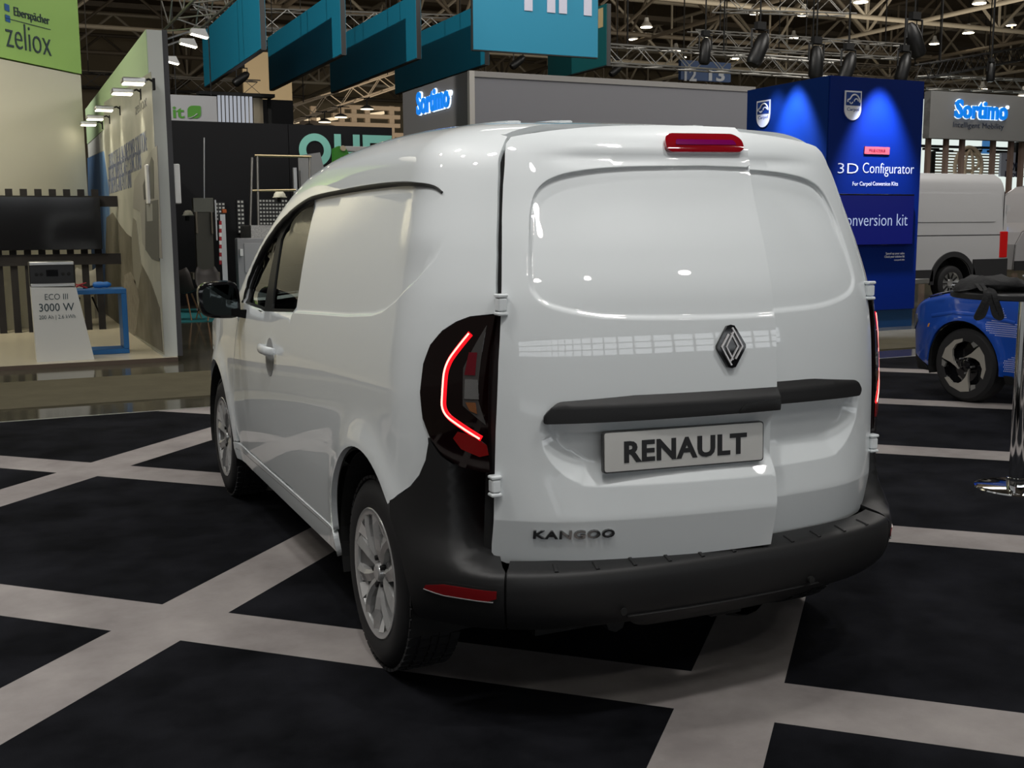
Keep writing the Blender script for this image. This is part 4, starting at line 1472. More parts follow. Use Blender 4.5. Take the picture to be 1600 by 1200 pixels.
rp = at(400, 480, y=EY)
org = Vector((rp.x, EY, 0))
rail = thing('service_platform', 'aluminium service platform with tubular guard rails behind the van', 'platform', org)
M_TUBE = mat('tube_steel', (.40, .38, .34), .3, .85)
for a, b in (((394, 246), (391, 352)), ((402, 243), (404, 375)), ((484, 246), (484, 330))):
    tubes_px('post', [(a, b)], EY, .022, M_TUBE, rail, org)
tubes_px('top_rail', [((398, 243), (486, 245))], EY, .024, mat('tube_brass', (.42, .34, .20), .3, .8), rail, org)
tubes_px('mid_rail', [((394, 298), (462, 297))], EY, .022, MATS['tube_brass'], rail, org)
q0, q1 = at(391, 352, y=EY) - org, at(432, 376, y=EY) - org
box('deck', (q0.x, -.05, q1.z), (q1.x + .5, .9, q0.z), mat('tread_plate', (.34, .33, .31), .4, .7, noise=(40, (.55, .53, .5), 2)), rail)
for a in ((396, 376), (425, 376)):
    q = at(*a, y=EY) - org
    box('leg', (q.x - .03, 0, 0), (q.x + .03, .06, q.z), M_TUBE, rail)
# cabinet below
o_ = qy('equipment_cabinet', 373, 372, 425, 520, EY - .35, .2, mat('cabinet_grey', (.30, .30, .31), .5), None, .01)
tag(o_, 'light grey equipment cabinet standing under the service platform', 'cabinet')
q0, q1 = at(381, 380, y=EY - .35), at(424, 425, y=EY - .35)
box('cabinet_door', (q0.x, EY - .362, q1.z), (q1.x, EY - .35, q0.z), mat('cabinet_door', (.36, .36, .37), .5), o_, .004)
box('cabinet_handle', (q0.x - .08, EY - .40, q0.z - .22), (q0.x - .03, EY - .36, q0.z - .10), M_WHITE, o_)
# perforated tool panels
def perforated(label, px0, py0, px1, py1, y, nx, nz, par=None):
    o = qy('perforated_panel', px0, py0, px1, py1, y, .03, mat('perf_black', (.012, .012, .013), .5))
    tag(o, label, 'panel', 'perforated panels')
    x0, x1 = at(px0, (py0 + py1) / 2, y=y).x, at(px1, (py0 + py1) / 2, y=y).x
    z1, z0 = at((px0 + px1) / 2, py0, y=y).z, at((px0 + px1) / 2, py1, y=y).z
    dx, dz = (x1 - x0) / nx, (z1 - z0) / nz
    for i in range(nx):
        for j in range(nz):
            if (i + j) % 1 == 0:
                xx, zz = x0 + dx * (i + .5), z0 + dz * (j + .5)
                MB().box((xx - dx * .3, y - .004, zz - dz * .24), (xx + dx * .3, y, zz + dz * .24)).build('perforation', mat('perf_light', (.42, .42, .40), .5), o)
    return o


perforated('black perforated tool panel behind the guard rails', 405, 311, 450, 352, BY - .035, 9, 7)
perforated('narrow black perforated strip left of the guard rails', 371, 312, 382, 365, BY - .035, 2, 8)
perforated('perforated black board behind the folded lift platform', 336, 316, 352, 345, BY - .035, 3, 5)
# folded lift platform
lp = at(324, 470, y=EY - .1)
org = Vector((lp.x, EY - .1, 0))
lift = thing('lift_platform', 'folded dark tail lift platform standing upright by the graphic wall', 'tail lift', org)


def lb(name, px0, py0, px1, py1, yo, th, m, par=lift, o=org, bev=.008):
    a, b = at(px0, py0, y=o.y) - o, at(px1, py1, y=o.y) - o
    return box(name, (a.x, yo, b.z), (b.x, yo + th, a.z), m, par, bev)


lb('platform_plate', 304, 330, 336, 430, 0, .10, mat('lift_olive', (.055, .052, .040), .4, .4))
lb('platform_cap', 301, 309, 334, 332, -.01, .14, mat('lift_cap', (.12, .12, .10), .4, .5))
lb('side_arm', 304, 331, 309, 365, -.05, .05, mat('lift_arm', (.14, .12, .09), .4, .5))
lb('side_arm', 328, 331, 333, 366, -.05, .05, mat('lift_arm', (.14, .12, .09), .4, .5))
lb('hinge_rail', 335, 312, 341, 376, .02, .10, M_ALU)
lb('base_frame', 300, 426, 344, 436, -.04, .30, mat('lift_arm', (.14, .12, .09), .4, .5))
fz = (at(320, 434, y=org.y) - org).z
for fx2 in (-.12, .12):
    box('foot', (fx2 - .05, 0, -.02), (fx2 + .05, .09, fz), M_BLACK, lift)
tubes_px('hanging_rod', [((319, 310), (319, 215))], org.y, .012, M_ALU, lift, org)
# striped post
org2 = Vector((at(350, 470, y=EY).x, EY, 0))
sp = thing('striped_post', 'steel upright with red and white warning stripes beside the folded lift', 'post', org2)
pz_ = at(351, 335, y=org2.y).z
box('post_body', (-.005, 0, -.02), (.085, .08, pz_), M_ALU, sp)
lb('post_cap', 347, 327, 354, 333, -.01, .10, mat('cap_orange', (.45, .10, .02), .5), sp, org2)
for k in range(11):
    lb('warning_stripe', 342.5, 345 + k * 6.2, 346.5, 345 + k * 6.2 + 6.2, -.005, .05, mat('stripe_red', (.42, .02, .03), .5) if k % 2 == 0 else M_WHITE, sp, org2, 0)
# helmet-shaped covers
for i, (px, py, r) in enumerate(((294, 336, .085), (437, 308, .11))):
    p = at(px, py, y=EY + .2)
    t = thing('safety_cover', ['cream domed cover left of the folded lift', 'cream domed cover above the perforated panel'][i], 'cover', p, group='cream covers')
    MB().lathe([(r * 1.15, -.012), (r * 1.2, 0), (r, .012), (r * .92, r * .5), (r * .6, r * .9), (0, r)], (0, 0, 0), 'z', 20).build('dome', mat('cover_cream', (.62, .60, .48), .5), t, angle=45)
    MB().tube([(-r * 1.1, -.02, .0), (0, -r * 1.3, 0), (r * 1.1, -.02, 0)], .008, 6).build('brim', mat('cover_cream', (.62, .60, .48), .5), t)
    box('bracket', (-.02, 0, -.10), (.02, .25, -.0), M_BLACK, t)
# slanted grey panel and green arm beside the letters
org3 = Vector((at(480, 470, y=EY + .5).x, EY + .5, 0))
sl = thing('crane_column', 'slanting grey lift column standing in front of the teal letters', 'lift', org3)
a4 = [at(*q, y=EY + .5) - org3 for q in ((468, 243), (500, 238), (506, 262), (508, 470), (478, 470))]
MB().prism([(p.x, p.z) for p in a4], lambda x, z: (x, 0, z), lambda x, z: (x, .12, z)).build('column_plate', mat('column_grey', (.22, .22, .22), .5), sl)
lbx = at(463, 262, y=EY + .5) - org3
box('column_edge', (lbx.x - .06, -.02, 0), (lbx.x, .06, lbx.z), M_ALU, sl)
org4 = Vector((at(545, 470, y=EY + .8).x, EY + .8, 0))
cr = thing('crane_arm', 'green crane elbow with a grey arm seen over the van roof', 'crane', org4)
g4 = [at(*q, y=EY + .8) - org4 for q in ((522, 258), (522, 232), (530, 228), (541, 232), (551, 252), (551, 300), (522, 300))]
MB().prism([(p.x, p.z) for p in g4], lambda x, z: (x, 0, z), lambda x, z: (x, .16, z)).build('elbow', mat('crane_green', (.03, .17, .01), .45), cr)
a, b = at(536, 228, y=EY + .8) - org4, at(604, 238, y=EY + .8) - org4
box('arm', (a.x, .02, b.z), (b.x, .14, a.z), mat('crane_grey', (.33, .32, .31), .5), cr, .01)
q = at(536, 232, y=EY + .8) - org4
MB().lathe([(0, -.03), (.05, -.03), (.055, .0)], (q.x, 0, q.z), 'y', 16).build('pivot', mat('pivot_sand', (.35, .29, .2), .4), cr)
box('mast', (-.06, .04, 0), (.06, .14, a.z - .1), mat('crane_green', (.03, .17, .01), .45), cr)
# stools on the teal carpet
tag(box('teal_carpet', (-.10, 14.7, -.02), (7, 17.6, -.008), mat('teal_carpet', (.012, .16, .17), .9)), kind='structure')
for i, px in enumerate((288, 334)):
    p = at(px, 499, z=-.008)
    t = shell_chair(['brown shell stool on the teal carpet, next to the graphic wall', 'brown shell stool on the teal carpet, under the folded lift'][i], p, [2.6, .3][i], mat('shell_dark', (.035, .03, .026), .6), M_WOOD, 'stools on the teal carpet')

# ------------------------------------------------------------------ grey shop-fitting booth
SYY = 15.2
gb = thing('grey_booth', 'large grey booth block with a glowing blue name sign on its side', 'booth', (at(738, 480, y=SYY).x, SYY, -.02))
gx = gb.location.x
gz = at(740, 109, y=SYY).z
gx1 = at(1180, 129, y=SYY).x
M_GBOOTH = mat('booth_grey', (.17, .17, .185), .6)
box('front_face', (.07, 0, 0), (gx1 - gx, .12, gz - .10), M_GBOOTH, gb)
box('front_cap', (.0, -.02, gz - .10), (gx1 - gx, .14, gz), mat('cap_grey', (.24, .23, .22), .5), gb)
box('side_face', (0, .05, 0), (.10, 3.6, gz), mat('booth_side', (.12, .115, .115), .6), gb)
box('corner_trim', (-.02, -.03, 0), (.08, .07, gz), mat('trim_pale', (.42, .40, .37), .5), gb)
smap = plane_map((gx - .005, 0, 0), (0, -1, 0), (0, 0, 1), (-1, 0, 0))
M_SBLUE = mat('sign_blue', (.005, .16, .60), .4, emit=(.005, .26, 1.0), estr=.85)
M_SHALO = mat('sign_halo', (.7, .8, .9), .4, emit=(.75, .88, 1.0), estr=2.2)
p0, p1 = at(655, 182, x=gx), at(706, 170, x=gx)
zz0 = (at(660, 178, x=gx).z + at(700, 166, x=gx).z) / 2
hh = at(660, 146, x=gx).z - at(660, 178, x=gx).z
for m_, bo, dp, nm in ((M_SHALO, .055, .03, 'sign_halo'), (M_SBLUE, .035, .06, 'sign_lettering')):
    o_ = lettering(nm, 'Sortimo', smap, -p0.y, -p1.y, zz0, zz0 + hh, m_, gb, bo, dp)
    o_.location = -gb.location
q = at(706, 145, x=gx)
o_ = MB().lathe([(0, -.05), (.05, -.05), (.05, 0)], (gx, q.y, q.z), 'x', 14).build('sign_dot', M_SHALO, gb)
o_.location = -gb.location

# ------------------------------------------------------------------ blue booth on the right
CY = 8.78
cx1 = at(1427, 505, y=CY).x
ct = at(1440, 127, y=CY).z
cx0 = at(1297, 118, y=CY).x
cbo = Vector((cx0, CY, -.02))
cb = thing('blue_booth_tower', 'deep blue booth tower with white shield emblems and a display', 'booth', cbo)
M_CBLUE = mat('booth_blue', (.0015, .018, .16), .55, spec=.15)
box('front_panel', (.012, 0, .26), (cx1 - cx0, .10, ct + .02), M_CBLUE, cb)
box('plinth', (.012, .02, 0), (cx1 - cx0 - .01, .10, .26), mat('plinth_blue', (.006, .045, .12), .4), cb)
ylft = at(1168, 140, x=cx0).y - CY
box('side_panel', (0, .02, .0), (.08, ylft, ct + .02), mat('booth_blue_side', (.002, .022, .14), .55, spec=.15), cb)
box('side_plinth', (-.004, .02, 0), (0, ylft, .26), MATS['plinth_blue'], cb)
M_SHW = mat('shield_white', (.82, .82, .84), .5)
M_SHB = mat('shield_blue', (.008, .045, .24), .5)


def shield(fmap, u0, u1, v0, v1, par, org):
    w = u1 - u0
    pts = [(u0, v1), (u1, v1), (u1, v0 + w * .5)] + [(u0 + w / 2 + w / 2 * math.cos(a), v0 + w * .5 + w * .5 * math.sin(a)) for a in np.linspace(0, -PI, 14)][1:-1] + [(u0, v0 + w * .5)]
    if area2(pts) < 0:
        pts = pts[::-1]

    def pr(name, p, m, h, par2):
        if area2(p) < 0:
            p = p[::-1]
        o = MB().prism(p, lambda a, b: tuple(fmap(a, b, h)), lambda a, b: tuple(fmap(a, b, 0))).build(name, m, par2)
        return o
    s = pr('shield_emblem', pts, M_SHW, .012, par)
    s.location = -org
    vm = v1 - (v1 - v0) * .50
    pr('shield_field', [(u0 + w * .07, vm), (u1 - w * .07, vm), (u1 - w * .07, v1 - w * .07), (u0 + w * .07, v1 - w * .07)], M_SHB, .016, s)
    hq = (v1 - vm)
    car = [(u0 + w * a, vm + hq * b) for a, b in ((.16, .22), (.16, .36), (.28, .44), (.42, .68), (.60, .74), (.76, .62), (.86, .40), (.87, .22))]
    MB().tube([tuple(fmap(a, b, .019)) for a, b in smooth_line(car, 4)], w * .035, 6).build('shield_car', M_SHW, s)
    MB().tube([tuple(fmap(u0 + w * (.66 + .13 * math.cos(a)), vm + hq * (.24 + .22 * math.sin(a)), .019)) for a in np.linspace(.3, 3.0, 9)], w * .03, 6).build('shield_car', M_SHW, s)
    MB().tube([tuple(fmap(u0 + w * (.36 + .09 * math.cos(a)), vm + hq * (.28 + .16 * math.sin(a)), .019)) for a in np.linspace(3.4, 6.0, 8)], w * .03, 6).build('shield_car', M_SHW, s)
    lettering('shield_lettering', 'Carpol', fmap, u0 + w * .14, u1 - w * .14, vm - hq * .36, vm - hq * .15, M_SHB, s, .0, .015)


cf = front(CY)
shield(cf, at(1319, 165, y=CY).x, at(1345, 165, y=CY).x, at(1332, 188, y=CY).z, at(1332, 142, y=CY).z, cb, cbo)
cs = plane_map((cx0, 0, 0), (0, -1, 0), (0, 0, 1), (-1, 0, 0))
pA, pB = at(1183, 177, x=cx0), at(1204, 177, x=cx0)
shield(cs, -pA.y, -pB.y, at(1193, 199, x=cx0).z, at(1193, 157, x=cx0).z, cb, cbo)
o_ = qy('premiere_tag', 1351, 229.5, 1390, 241, CY - .012, .012, mat('tag_coral', (.75, .09, .10), .5), None)
o_.parent = cb
o_.location = -cbo
lt = letters_px('tag_lettering', 'PREMIERE', CY - .012, 1358, 233, 1383, 237.5, mat('tag_ink', (.30, .03, .06), .5), cb, 0, .003)
lt.location = -cbo
for s, a, b, bo in (('3D', (1309, 271), (1341, 255), -.012), ('Configurator', (1348, 271), (1428, 255), -.012), ('For', (1332, 290), (1341, 284), .0), ('Carpol', (1343, 290), (1361.5, 284), .006), ('Conversion', (1363.5, 290), (1390.5, 284), .004), ('Kits', (1393, 290), (1403, 284), .004), ('Speed up your sales', (1384, 397.5), (1413, 394), 0), ('Check your solution kit', (1382, 402.5), (1413, 399), 0), ('carpol.de', (1397, 407), (1413, 404.5), 0)):
    lt = letters_px('booth_lettering', s, CY, a[0], b[1], b[0], a[1], M_SHW, cb, bo, .004)
    lt.location = -cbo
dsp = qy('wall_display', 1290, 303, 1427, 383, CY - .06, .05, M_GLOSSBLK, None, .004)
tag(dsp, 'wide wall display on the blue booth showing the words conversion kit', 'display')
q0, q1 = at(1292, 305, y=CY - .06), at(1425, 381, y=CY - .06)
box('display_screen', (q0.x, CY - .064, q1.z), (q1.x, CY - .058, q0.z), emis('screen_blue', (.003, .006, .13), 1.3), dsp)
letters_px('screen_lettering', 'your conversion kit', CY - .064, 1272, 334, 1418, 353, emis('screen_text', (.55, .65, .95), 1.2), dsp, -.008, .002)
# wash lights at its head
for px, py in ((1215, 137), (1245, 131)):
    p = at(px, py, x=cx0)
    spot('booth_wash', (cx0 - .40, p.y, ct + .38), (cx0, p.y, ct - 1.5), 1400 if px == 1245 else 300, 58, .8, .06, (.6, .68, 1))
p = at(1375, 125, y=CY)
spot('booth_wash', (p.x, CY - .45, ct + .35), (p.x, CY, ct - 1.6), 1600, 58, .8, .06, (.6, .68, 1))

# ------------------------------------------------------------------ far sign portal and vans on the right
PYY = 21.0
po = thing('sign_portal', 'grey sign portal on wooden posts with a glowing blue name sign', 'sign', (at(1520, 400, y=PYY).x, PYY, -.02))


def pob(name, px0, py0, px1, py1, yo, th, m):
    o = qy(name, px0, py0, px1, py1, PYY + yo, th, m)
    o.parent = po
    o.location = -po.location
    return o


pob('sign_board', 1453, 147, 1640, 219, 0, .25, mat('portal_grey', (.215, .215, .21), .6))
for px in (1450, 1476, 1501, 1549, 1577, 1594):
    pob('post', px - 2.5, 147 if px == 1450 else 214, px + 2.5, 420, .3, .12, mat('post_wood', (.22, .155, .125), .6))
pob('cross_beam', 1446, 212, 1640, 217, .3, .12, MATS['post_wood'])
for m_, bo, yo, nm in ((M_SHALO, .055, .03, 'sign_halo'), (M_SBLUE, .035, .08, 'sign_lettering')):
    lt = letters_px(nm, 'Sortimo', PYY, 1491, 159, 1572, 185, m_, po, bo, yo)
    lt.location = -po.location
q = at(1573, 168, y=PYY)
lt = MB().lathe([(0, -.05), (.055, -.05), (.055, 0)], (q.x, PYY, q.z), 'y', 14).build('sign_dot', M_SHALO, po)
lt.location = -po.location
lt = letters_px('sign_lettering', 'Intelligent Mobility', PYY, 1489, 192, 1568, 200, mat('sign_ink', (.06, .07, .10), .5), po, -.006, .02)
lt.location = -po.location
# brightly lit booth behind it
LY = 30.0
lw = thing('lit_booth', 'brightly lit white booth with beige slats and a round emblem behind the portal', 'booth', (at(1515, 400, y=LY).x, LY, -.02))


def lwb(name, px0, py0, px1, py1, yo, th, m):
    o = qy(name, px0, py0, px1, py1, LY + yo, th, m)
    o.parent = lw
    o.location = -lw.location
    return o


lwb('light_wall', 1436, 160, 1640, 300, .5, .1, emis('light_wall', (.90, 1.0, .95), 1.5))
lwb('header_beam', 1436, 229, 1640, 233, .2, .1, M_BLACK)
for k, (px0, px1, py) in enumerate(((1444, 1468, 231), (1462, 1490, 234), (1480, 1510, 228), (1505, 1535, 233), (1530, 1560, 229), (1545, 1580, 235))):
    lwb('rig_bar', px0, py, px1, py + 3.5, .1, .1, M_TRUSSB)
for k in range(8):
    lwb('slat', 1460, 236.5 + k * 4.6, 1566, 238.6 + k * 4.6, .3, .1, mat('slat_beige', (.30, .25, .16), .6))
lwb('dark_pillar', 1455, 236, 1461, 290, .1, .2, M_BLACK)
lwb('dark_pillar', 1587, 222, 1595, 268, .1, .2, M_BLACK)
lwb('blue_screen', 1537, 220, 1548, 240, .2, .1, emis('far_blue', (.1, .35, .8), .7))
lwb('info_panel', 1564, 238, 1600, 276, .1, .1, mat('info_panel', (.50, .53, .62), .6))
for s, a, b in (('Toyota', (1571, 262), (1600, 250)), ('Professional', (1570, 277), (1625, 268))):
    lt = letters_px('panel_lettering', s, LY + .1, a[0], b[1], b[0], a[1], mat('panel_ink', (.04, .045, .08), .6), lw, .012, .02)
    lt.location = -lw.location
M_TOY = mat('emblem_beige', (.62, .50, .36), .5)


def ell(px, py, rx, rz, y, r):
    c = at(px, py, y=y)
    k = (at(px + 1, py, y=y) - c).length
    return MB().tube([(c.x + rx * k * math.cos(a) - lw.location.x, y - LY, c.z + rz * k * math.sin(a) - lw.location.z) for a in np.linspace(0, 2 * PI, 36, endpoint=False)], r * k, 8, closed=True)


ell(1513, 262, 21, 23, LY + .05, 2.2).build('emblem_ring', M_TOY, lw, smooth=True)
ell(1514, 253, 16, 10, LY + .02, 1.8).build('emblem_ring', M_TOY, lw, smooth=True)
ell(1514, 263, 6, 20, LY - .02, 1.6).build('emblem_ring', M_TOY, lw, smooth=True)


# ------------------------------------------------------------------ large silver vans
def far_van(name, label, loc, m, hook):
    """high-roof delivery van facing -x, its side towards us; origin at the rear wheel on the ground"""
    t = thing(name, label, 'van', loc)
    H = 2.44
    prof = [(1.42, .42), (1.42, .62), (1.40, 1.55), (1.35, 2.10), (1.28, H - .10), (1.18, H), (-2.6, H), (-3.0, H - .06), (-3.25, H - .22), (-4.05, 1.50), (-4.75, 1.28), (-4.95, 1.0), (-5.0, .42)]
    arc = lambda xc: [(xc + .50 * math.cos(a), .36 + .50 * math.sin(a)) for a in np.linspace(PI - .05, .05, 16)]
    poly = prof + arc(-3.64) + arc(0)
    sec = lambda z: .0 if z < 1.0 else .09 * ((z - 1.0) / 1.44) ** 1.6 + (.10 * max(0, (z - (H - .22)) / .22) ** 2)
    fmap = lambda x, z: np.stack([np.asarray(x, float), np.array([sec(q) for q in np.ravel(z)]).reshape(np.shape(z)) + 0 * x, np.asarray(z, float)], -1)
    body = panel('van_side', poly[::-1], fmap, t, m, 1, h=.12, depth=.04)
    W = 1.94
    mb = MB()
    ring = [(x, z) for x, z in prof]
    mb.add([(x, sec(z) + .02, z) for x, z in ring] + [(x, W - sec(z) - .02, z) for x, z in ring], [(i, i + 1, i + 1 + len(ring), i + len(ring)) for i in range(len(ring) - 1)])
    mb.build('van_shell', m, t)
    panel('van_side', poly[::-1], lambda x, z: fmap(x, z) * np.array([1, -1, 1]) + np.array([0, W, 0]), t, m, -1, h=.2, depth=.04)
    blk = mat('van_cladding', (.02, .02, .022), .6)
    # lower cladding, arch trim, panel lines
    for x0, x1 in ((.52, 1.43), (-3.12, -.52), (-5.0, -4.16)):
        box('lower_trim', (x0, -.03, .40), (x1, .0, .80 if x0 > 0 else .62), blk, t)
    for xc in (0, -3.64):
        MB().lathe([(.50, -.03), (.60, -.03), (.60, .0), (.50, .0)], (xc, 0, .36), 'y', 22, -PI / 2 - .05, PI / 2 + .05, True).build('arch_trim', blk, t)
        mbx = MB().lathe([(.49, 0), (.49, .4), (0, .4)], (xc, 0, .36), 'y', 22, -PI / 2, PI / 2)
        mbx.build('wheel_well', M_BLACK, t)
        for yy, s in ((.12, -1), (W - .12, 1)):
            w = MB().lathe([(.22, -.11), (.30, -.115), (.335, -.09), (.345, -.04), (.345, .04), (.335, .09), (.30, .115), (.22, .11)], (xc, yy, .345), 'y', 32).build('wheel', M_RUBBER, t, angle=40)
            rim_ = MB().lathe([(0, s * .07), (.06, s * .075), (.075, s * .05), (.205, s * .085), (.222, s * .10), (.225, s * .05)], (xc, yy, .345), 'y', 32).build('rim', M_ALLOY, w, angle=25)
            for k in range(10):
                a = 2 * PI * k / 10
                MB().obox((xc + .145 * math.cos(a), yy + s * .082, .345 + .145 * math.sin(a)), (.055 * math.cos(a), 0, .055 * math.sin(a)), (-.012 * math.sin(a), 0, .012 * math.cos(a)), (0, .012, 0)).build('rim_slot', M_BLACK, w)
    for x0, x1, z0, z1 in ((-1.20, 1.36, 1.26, 1.275), (-1.20, -1.19, .66, 2.15), (1.30, 1.31, .80, 2.1)):
        box('panel_gap', (x0, sec((z0 + z1) / 2) - .004, z0), (x1, sec((z0 + z1) / 2) + .01, z1), blk, t)
    pr = rnd([(-1.08, 1.52), (1.12, 1.52), (1.12, 2.06), (-1.08, 2.06)], .10)
    panel('side_panel', pr, fmap, t, m, 1, h=.12, raise_=.012, depth=.014, lip=0)
    box('tail_lamp', (1.22, sec(1.0) - .012, .82), (1.43, sec(1.0) + .05, 1.33), mat('far_lamp_red', (.40, .01, .01), .2, emit=(1, .02, .02), estr=.12), t, .01)
    box('rear_hinge', (1.38, .0, 1.72), (1.46, .10, 1.84), m, t)
    box('side_step', (-1.2, -.05, .36), (-.62, .05, .46), M_ALU, t, .01)
    gl = mat('far_glass', (.02, .025, .03), .05)
    panel('cab_window', [(-3.92, 1.50), (-2.85, 1.50), (-2.85, 2.02), (-3.40, 2.02)], fmap, t, gl, 1, h=.2, raise_=.006, depth=.01, lip=0)
    box('door_mirror', (-3.95, -.26, 1.45), (-3.80, -.04, 1.80), M_BLACK, t, .03)
    return t


M_SILVER = mat('silver_paint', (.58, .58, .59), .3, .2, .8)
vz = at(1487, 443, z=.325)
far_van('delivery_van', 'silver high roof delivery van parked behind the blue car', (vz.x, vz.y, -.02), M_SILVER, 0)
q = at(1585, 400, y=vz.y + 2.6)
far_van('delivery_van', 'grey delivery van cut off by the right edge of the photo', (q.x + 5.0, vz.y + 2.6, -.02), mat('grey_paint', (.42, .41, .42), .3, .2, .8), 0)

# ------------------------------------------------------------------ hanging teal banners
BZ = 5.05
M_TEAL = mat('banner_teal', (.004, .17, .27), .55)
M_BEDGE = mat('banner_edge', (.03, .03, .03), .5)
names = ['leftmost of the row, lit brightest', 'second of the row from the left', 'third of the row from the left', 'fourth of the row from the left, behind the lettered one']
for i, (nx_, ny_, fx_, fy_) in enumerate(((411, 78, 318, 137), (537, 86, 419, 142), (652, 92, 517, 146), (765, 102, 612, 148))):
    pn, pf = at(nx_, ny_, z=BZ), at(fx_, fy_, z=BZ)
    xx = (pn.x + pf.x) / 2
    t = thing('hanging_banner', 'teal hanging banner board, ' + names[i], 'banner', (xx, pn.y, BZ), group='teal banner row')
    MB().box((0, 0, 0), (.10, pf.y - pn.y, 1.36)).build('banner_core', M_BEDGE, t)
    MB().box((-.012, .01, .02), (0, pf.y - pn.y, 1.36)).build('banner_face', M_TEAL, t)
    MB().box((.10, .01, .02), (.112, pf.y - pn.y, 1.36)).build('banner_face', M_TEAL, t)
    for q in (.3, pf.y - pn.y - .3):
        MB().tube([(.05, q, 1.36), (.05, q, ZB - BZ)], .012, 5).build('hanging_wire', M_BLACK, t)
a, b = at(738, 79, z=BZ - .1), at(936, 91, z=BZ - .1)
yb = (a.y + b.y) / 2
t = thing('lettered_banner', 'teal front banner with large pale letters cut by the top of the photo', 'banner', (a.x, yb, BZ - .1))
wB = b.x - a.x
MB().box((0, .012, 0), (wB, .10, 2.1)).build('banner_core', M_BEDGE, t)
MB().box((.01, 0, .02), (wB - .01, .012, 2.1)).build('banner_face', mat('banner_front', (.004, .20, .33), .55), t)
for q in (.3, wB - .3):
    MB().tube([(q, .05, 2.1), (q, .05, ZB - BZ)], .012, 5).build('hanging_wire', M_BLACK, t)
X_ = lambda px: at(px, 15, y=yb).x
nb4 = set(bpy.data.objects)
lz_ = at(850, 19, y=yb).z
M_PALE = mat('banner_letters', (.50, .50, .60), .5)
ring_letters(yb, ((X_(752), X_(813)), (X_(819), X_(867)), (X_(873), X_(924))), M_PALE, t, lz_, lz_ + 1.0)
for o_ in set(bpy.data.objects) - nb4:
    o_.location = -t.location
pn, pf = at(951, 103, z=BZ), at(854, 127, z=BZ)
t = thing('hanging_banner', 'dark teal banner board right of the lettered one, behind it', 'banner', ((pn.x + pf.x) / 2, pn.y, BZ), group='teal banner row')
MB().box((0, 0, 0), (.10, pf.y - pn.y, 1.36)).build('banner_core', M_BEDGE, t)
MB().box((-.012, .01, .02), (0, pf.y - pn.y, 1.36)).build('banner_face', mat('banner_dark', (.003, .10, .11), .55), t)
q0, q1 = at(936, 8, x=t.location.x), at(943, 42, x=t.location.x)
MB().box((-.02, q1.y - pn.y, q1.z - BZ), (-.012, q0.y - pn.y, 1.3)).build('banner_light_bar', mat('banner_sand', (.55, .42, .22), .5), t)
MB().tube([(.05, 1, 1.36), (.05, 1, ZB - BZ)], .012, 5).build('hanging_wire', M_BLACK, t)


# ------------------------------------------------------------------ lighting trusses
def truss(label, a, b, w, m, r=.024, hang=True, group='lighting trusses', bay=None):
    a, b = Vector(a), Vector(b)
    t = thing('lighting_truss', label, 'truss', a, group=group)
    d = b - a
    L = d.length
    d.normalize()
    sd = d.cross(Vector((0, 0, 1))).normalized() * (w / 2)
    up = Vector((0, 0, w / 2))
    cs_ = [sd + up, sd - up, -sd - up, -sd + up]
    for c in cs_:
        MB().tube([c, c + d * L], r, 6).build('chord', m, t)
    mb = MB()
    n = max(2, int(L / (bay or w * 1.15)))
    for k in range(n):
        p, q = d * (L * k / n), d * (L * (k + 1) / n)
        for i in range(4):
            c0, c1 = cs_[i], cs_[(i + 1) % 4]
            if k % 2:
                c0, c1 = c1, c0
            mb.tube([p + c0, q + c1], r * .55, 4, False)
    tag(mb.build('lattice', m, t), kind='stuff')
    if hang:
        for q in (.12, .5, .88):
            MB().tube([d * (L * q) + up, d * (L * q) + Vector((0, 0, 13.0 - a.z - d.z * L * q))], .02, 4).build('hanging_wire', M_BLACK, t)
    return t


M_TRA = mat('truss_alu', (.42, .41, .38), .35, .7)


def tz(px, py, z):
    return at(px, py, z=z)


truss('aluminium truss running away above the graphic wall', at(278, 26, y=15.5), at(278, 26, y=15.5) + Vector((.1, -5, .0)), .5, M_TRA)
truss('aluminium truss crossing behind the teal banners', at(300, 28, y=30), at(770, 42, y=30), .55, M_TRA)
truss('thin aluminium truss just under the banner truss', at(380, 56, y=34), at(640, 62, y=34), .5, M_TRA)
truss('black truss level with the top of the leaf sign', at(100, 124, y=38), at(405, 138, y=38), .5, M_TRUSSB)
truss('long aluminium truss above the grey booth', at(930, 84, y=20), at(1310, 110, y=20), .42, M_TRA)
truss('aluminium truss high above the grey booth', at(1080, 60, y=26), at(1420, 82, y=26), .45, M_TRA)
truss('pale truss at the top edge right of the lettered banner', at(1120, 3, y=24), at(1330, 10, y=24), .5, M_TRA)
truss('black truss rising to the right above the sign portal', at(1440, 112, y=22), at(1640, 76, y=26), .42, M_TRUSSB)
truss('grey truss directly above the sign portal', at(1440, 128, y=27), at(1640, 136, y=27), .45, M_TRA)
truss('dark truss behind the blue booth tower', at(1180, 100, y=30), at(1460, 118, y=30), .45, M_STEELD)
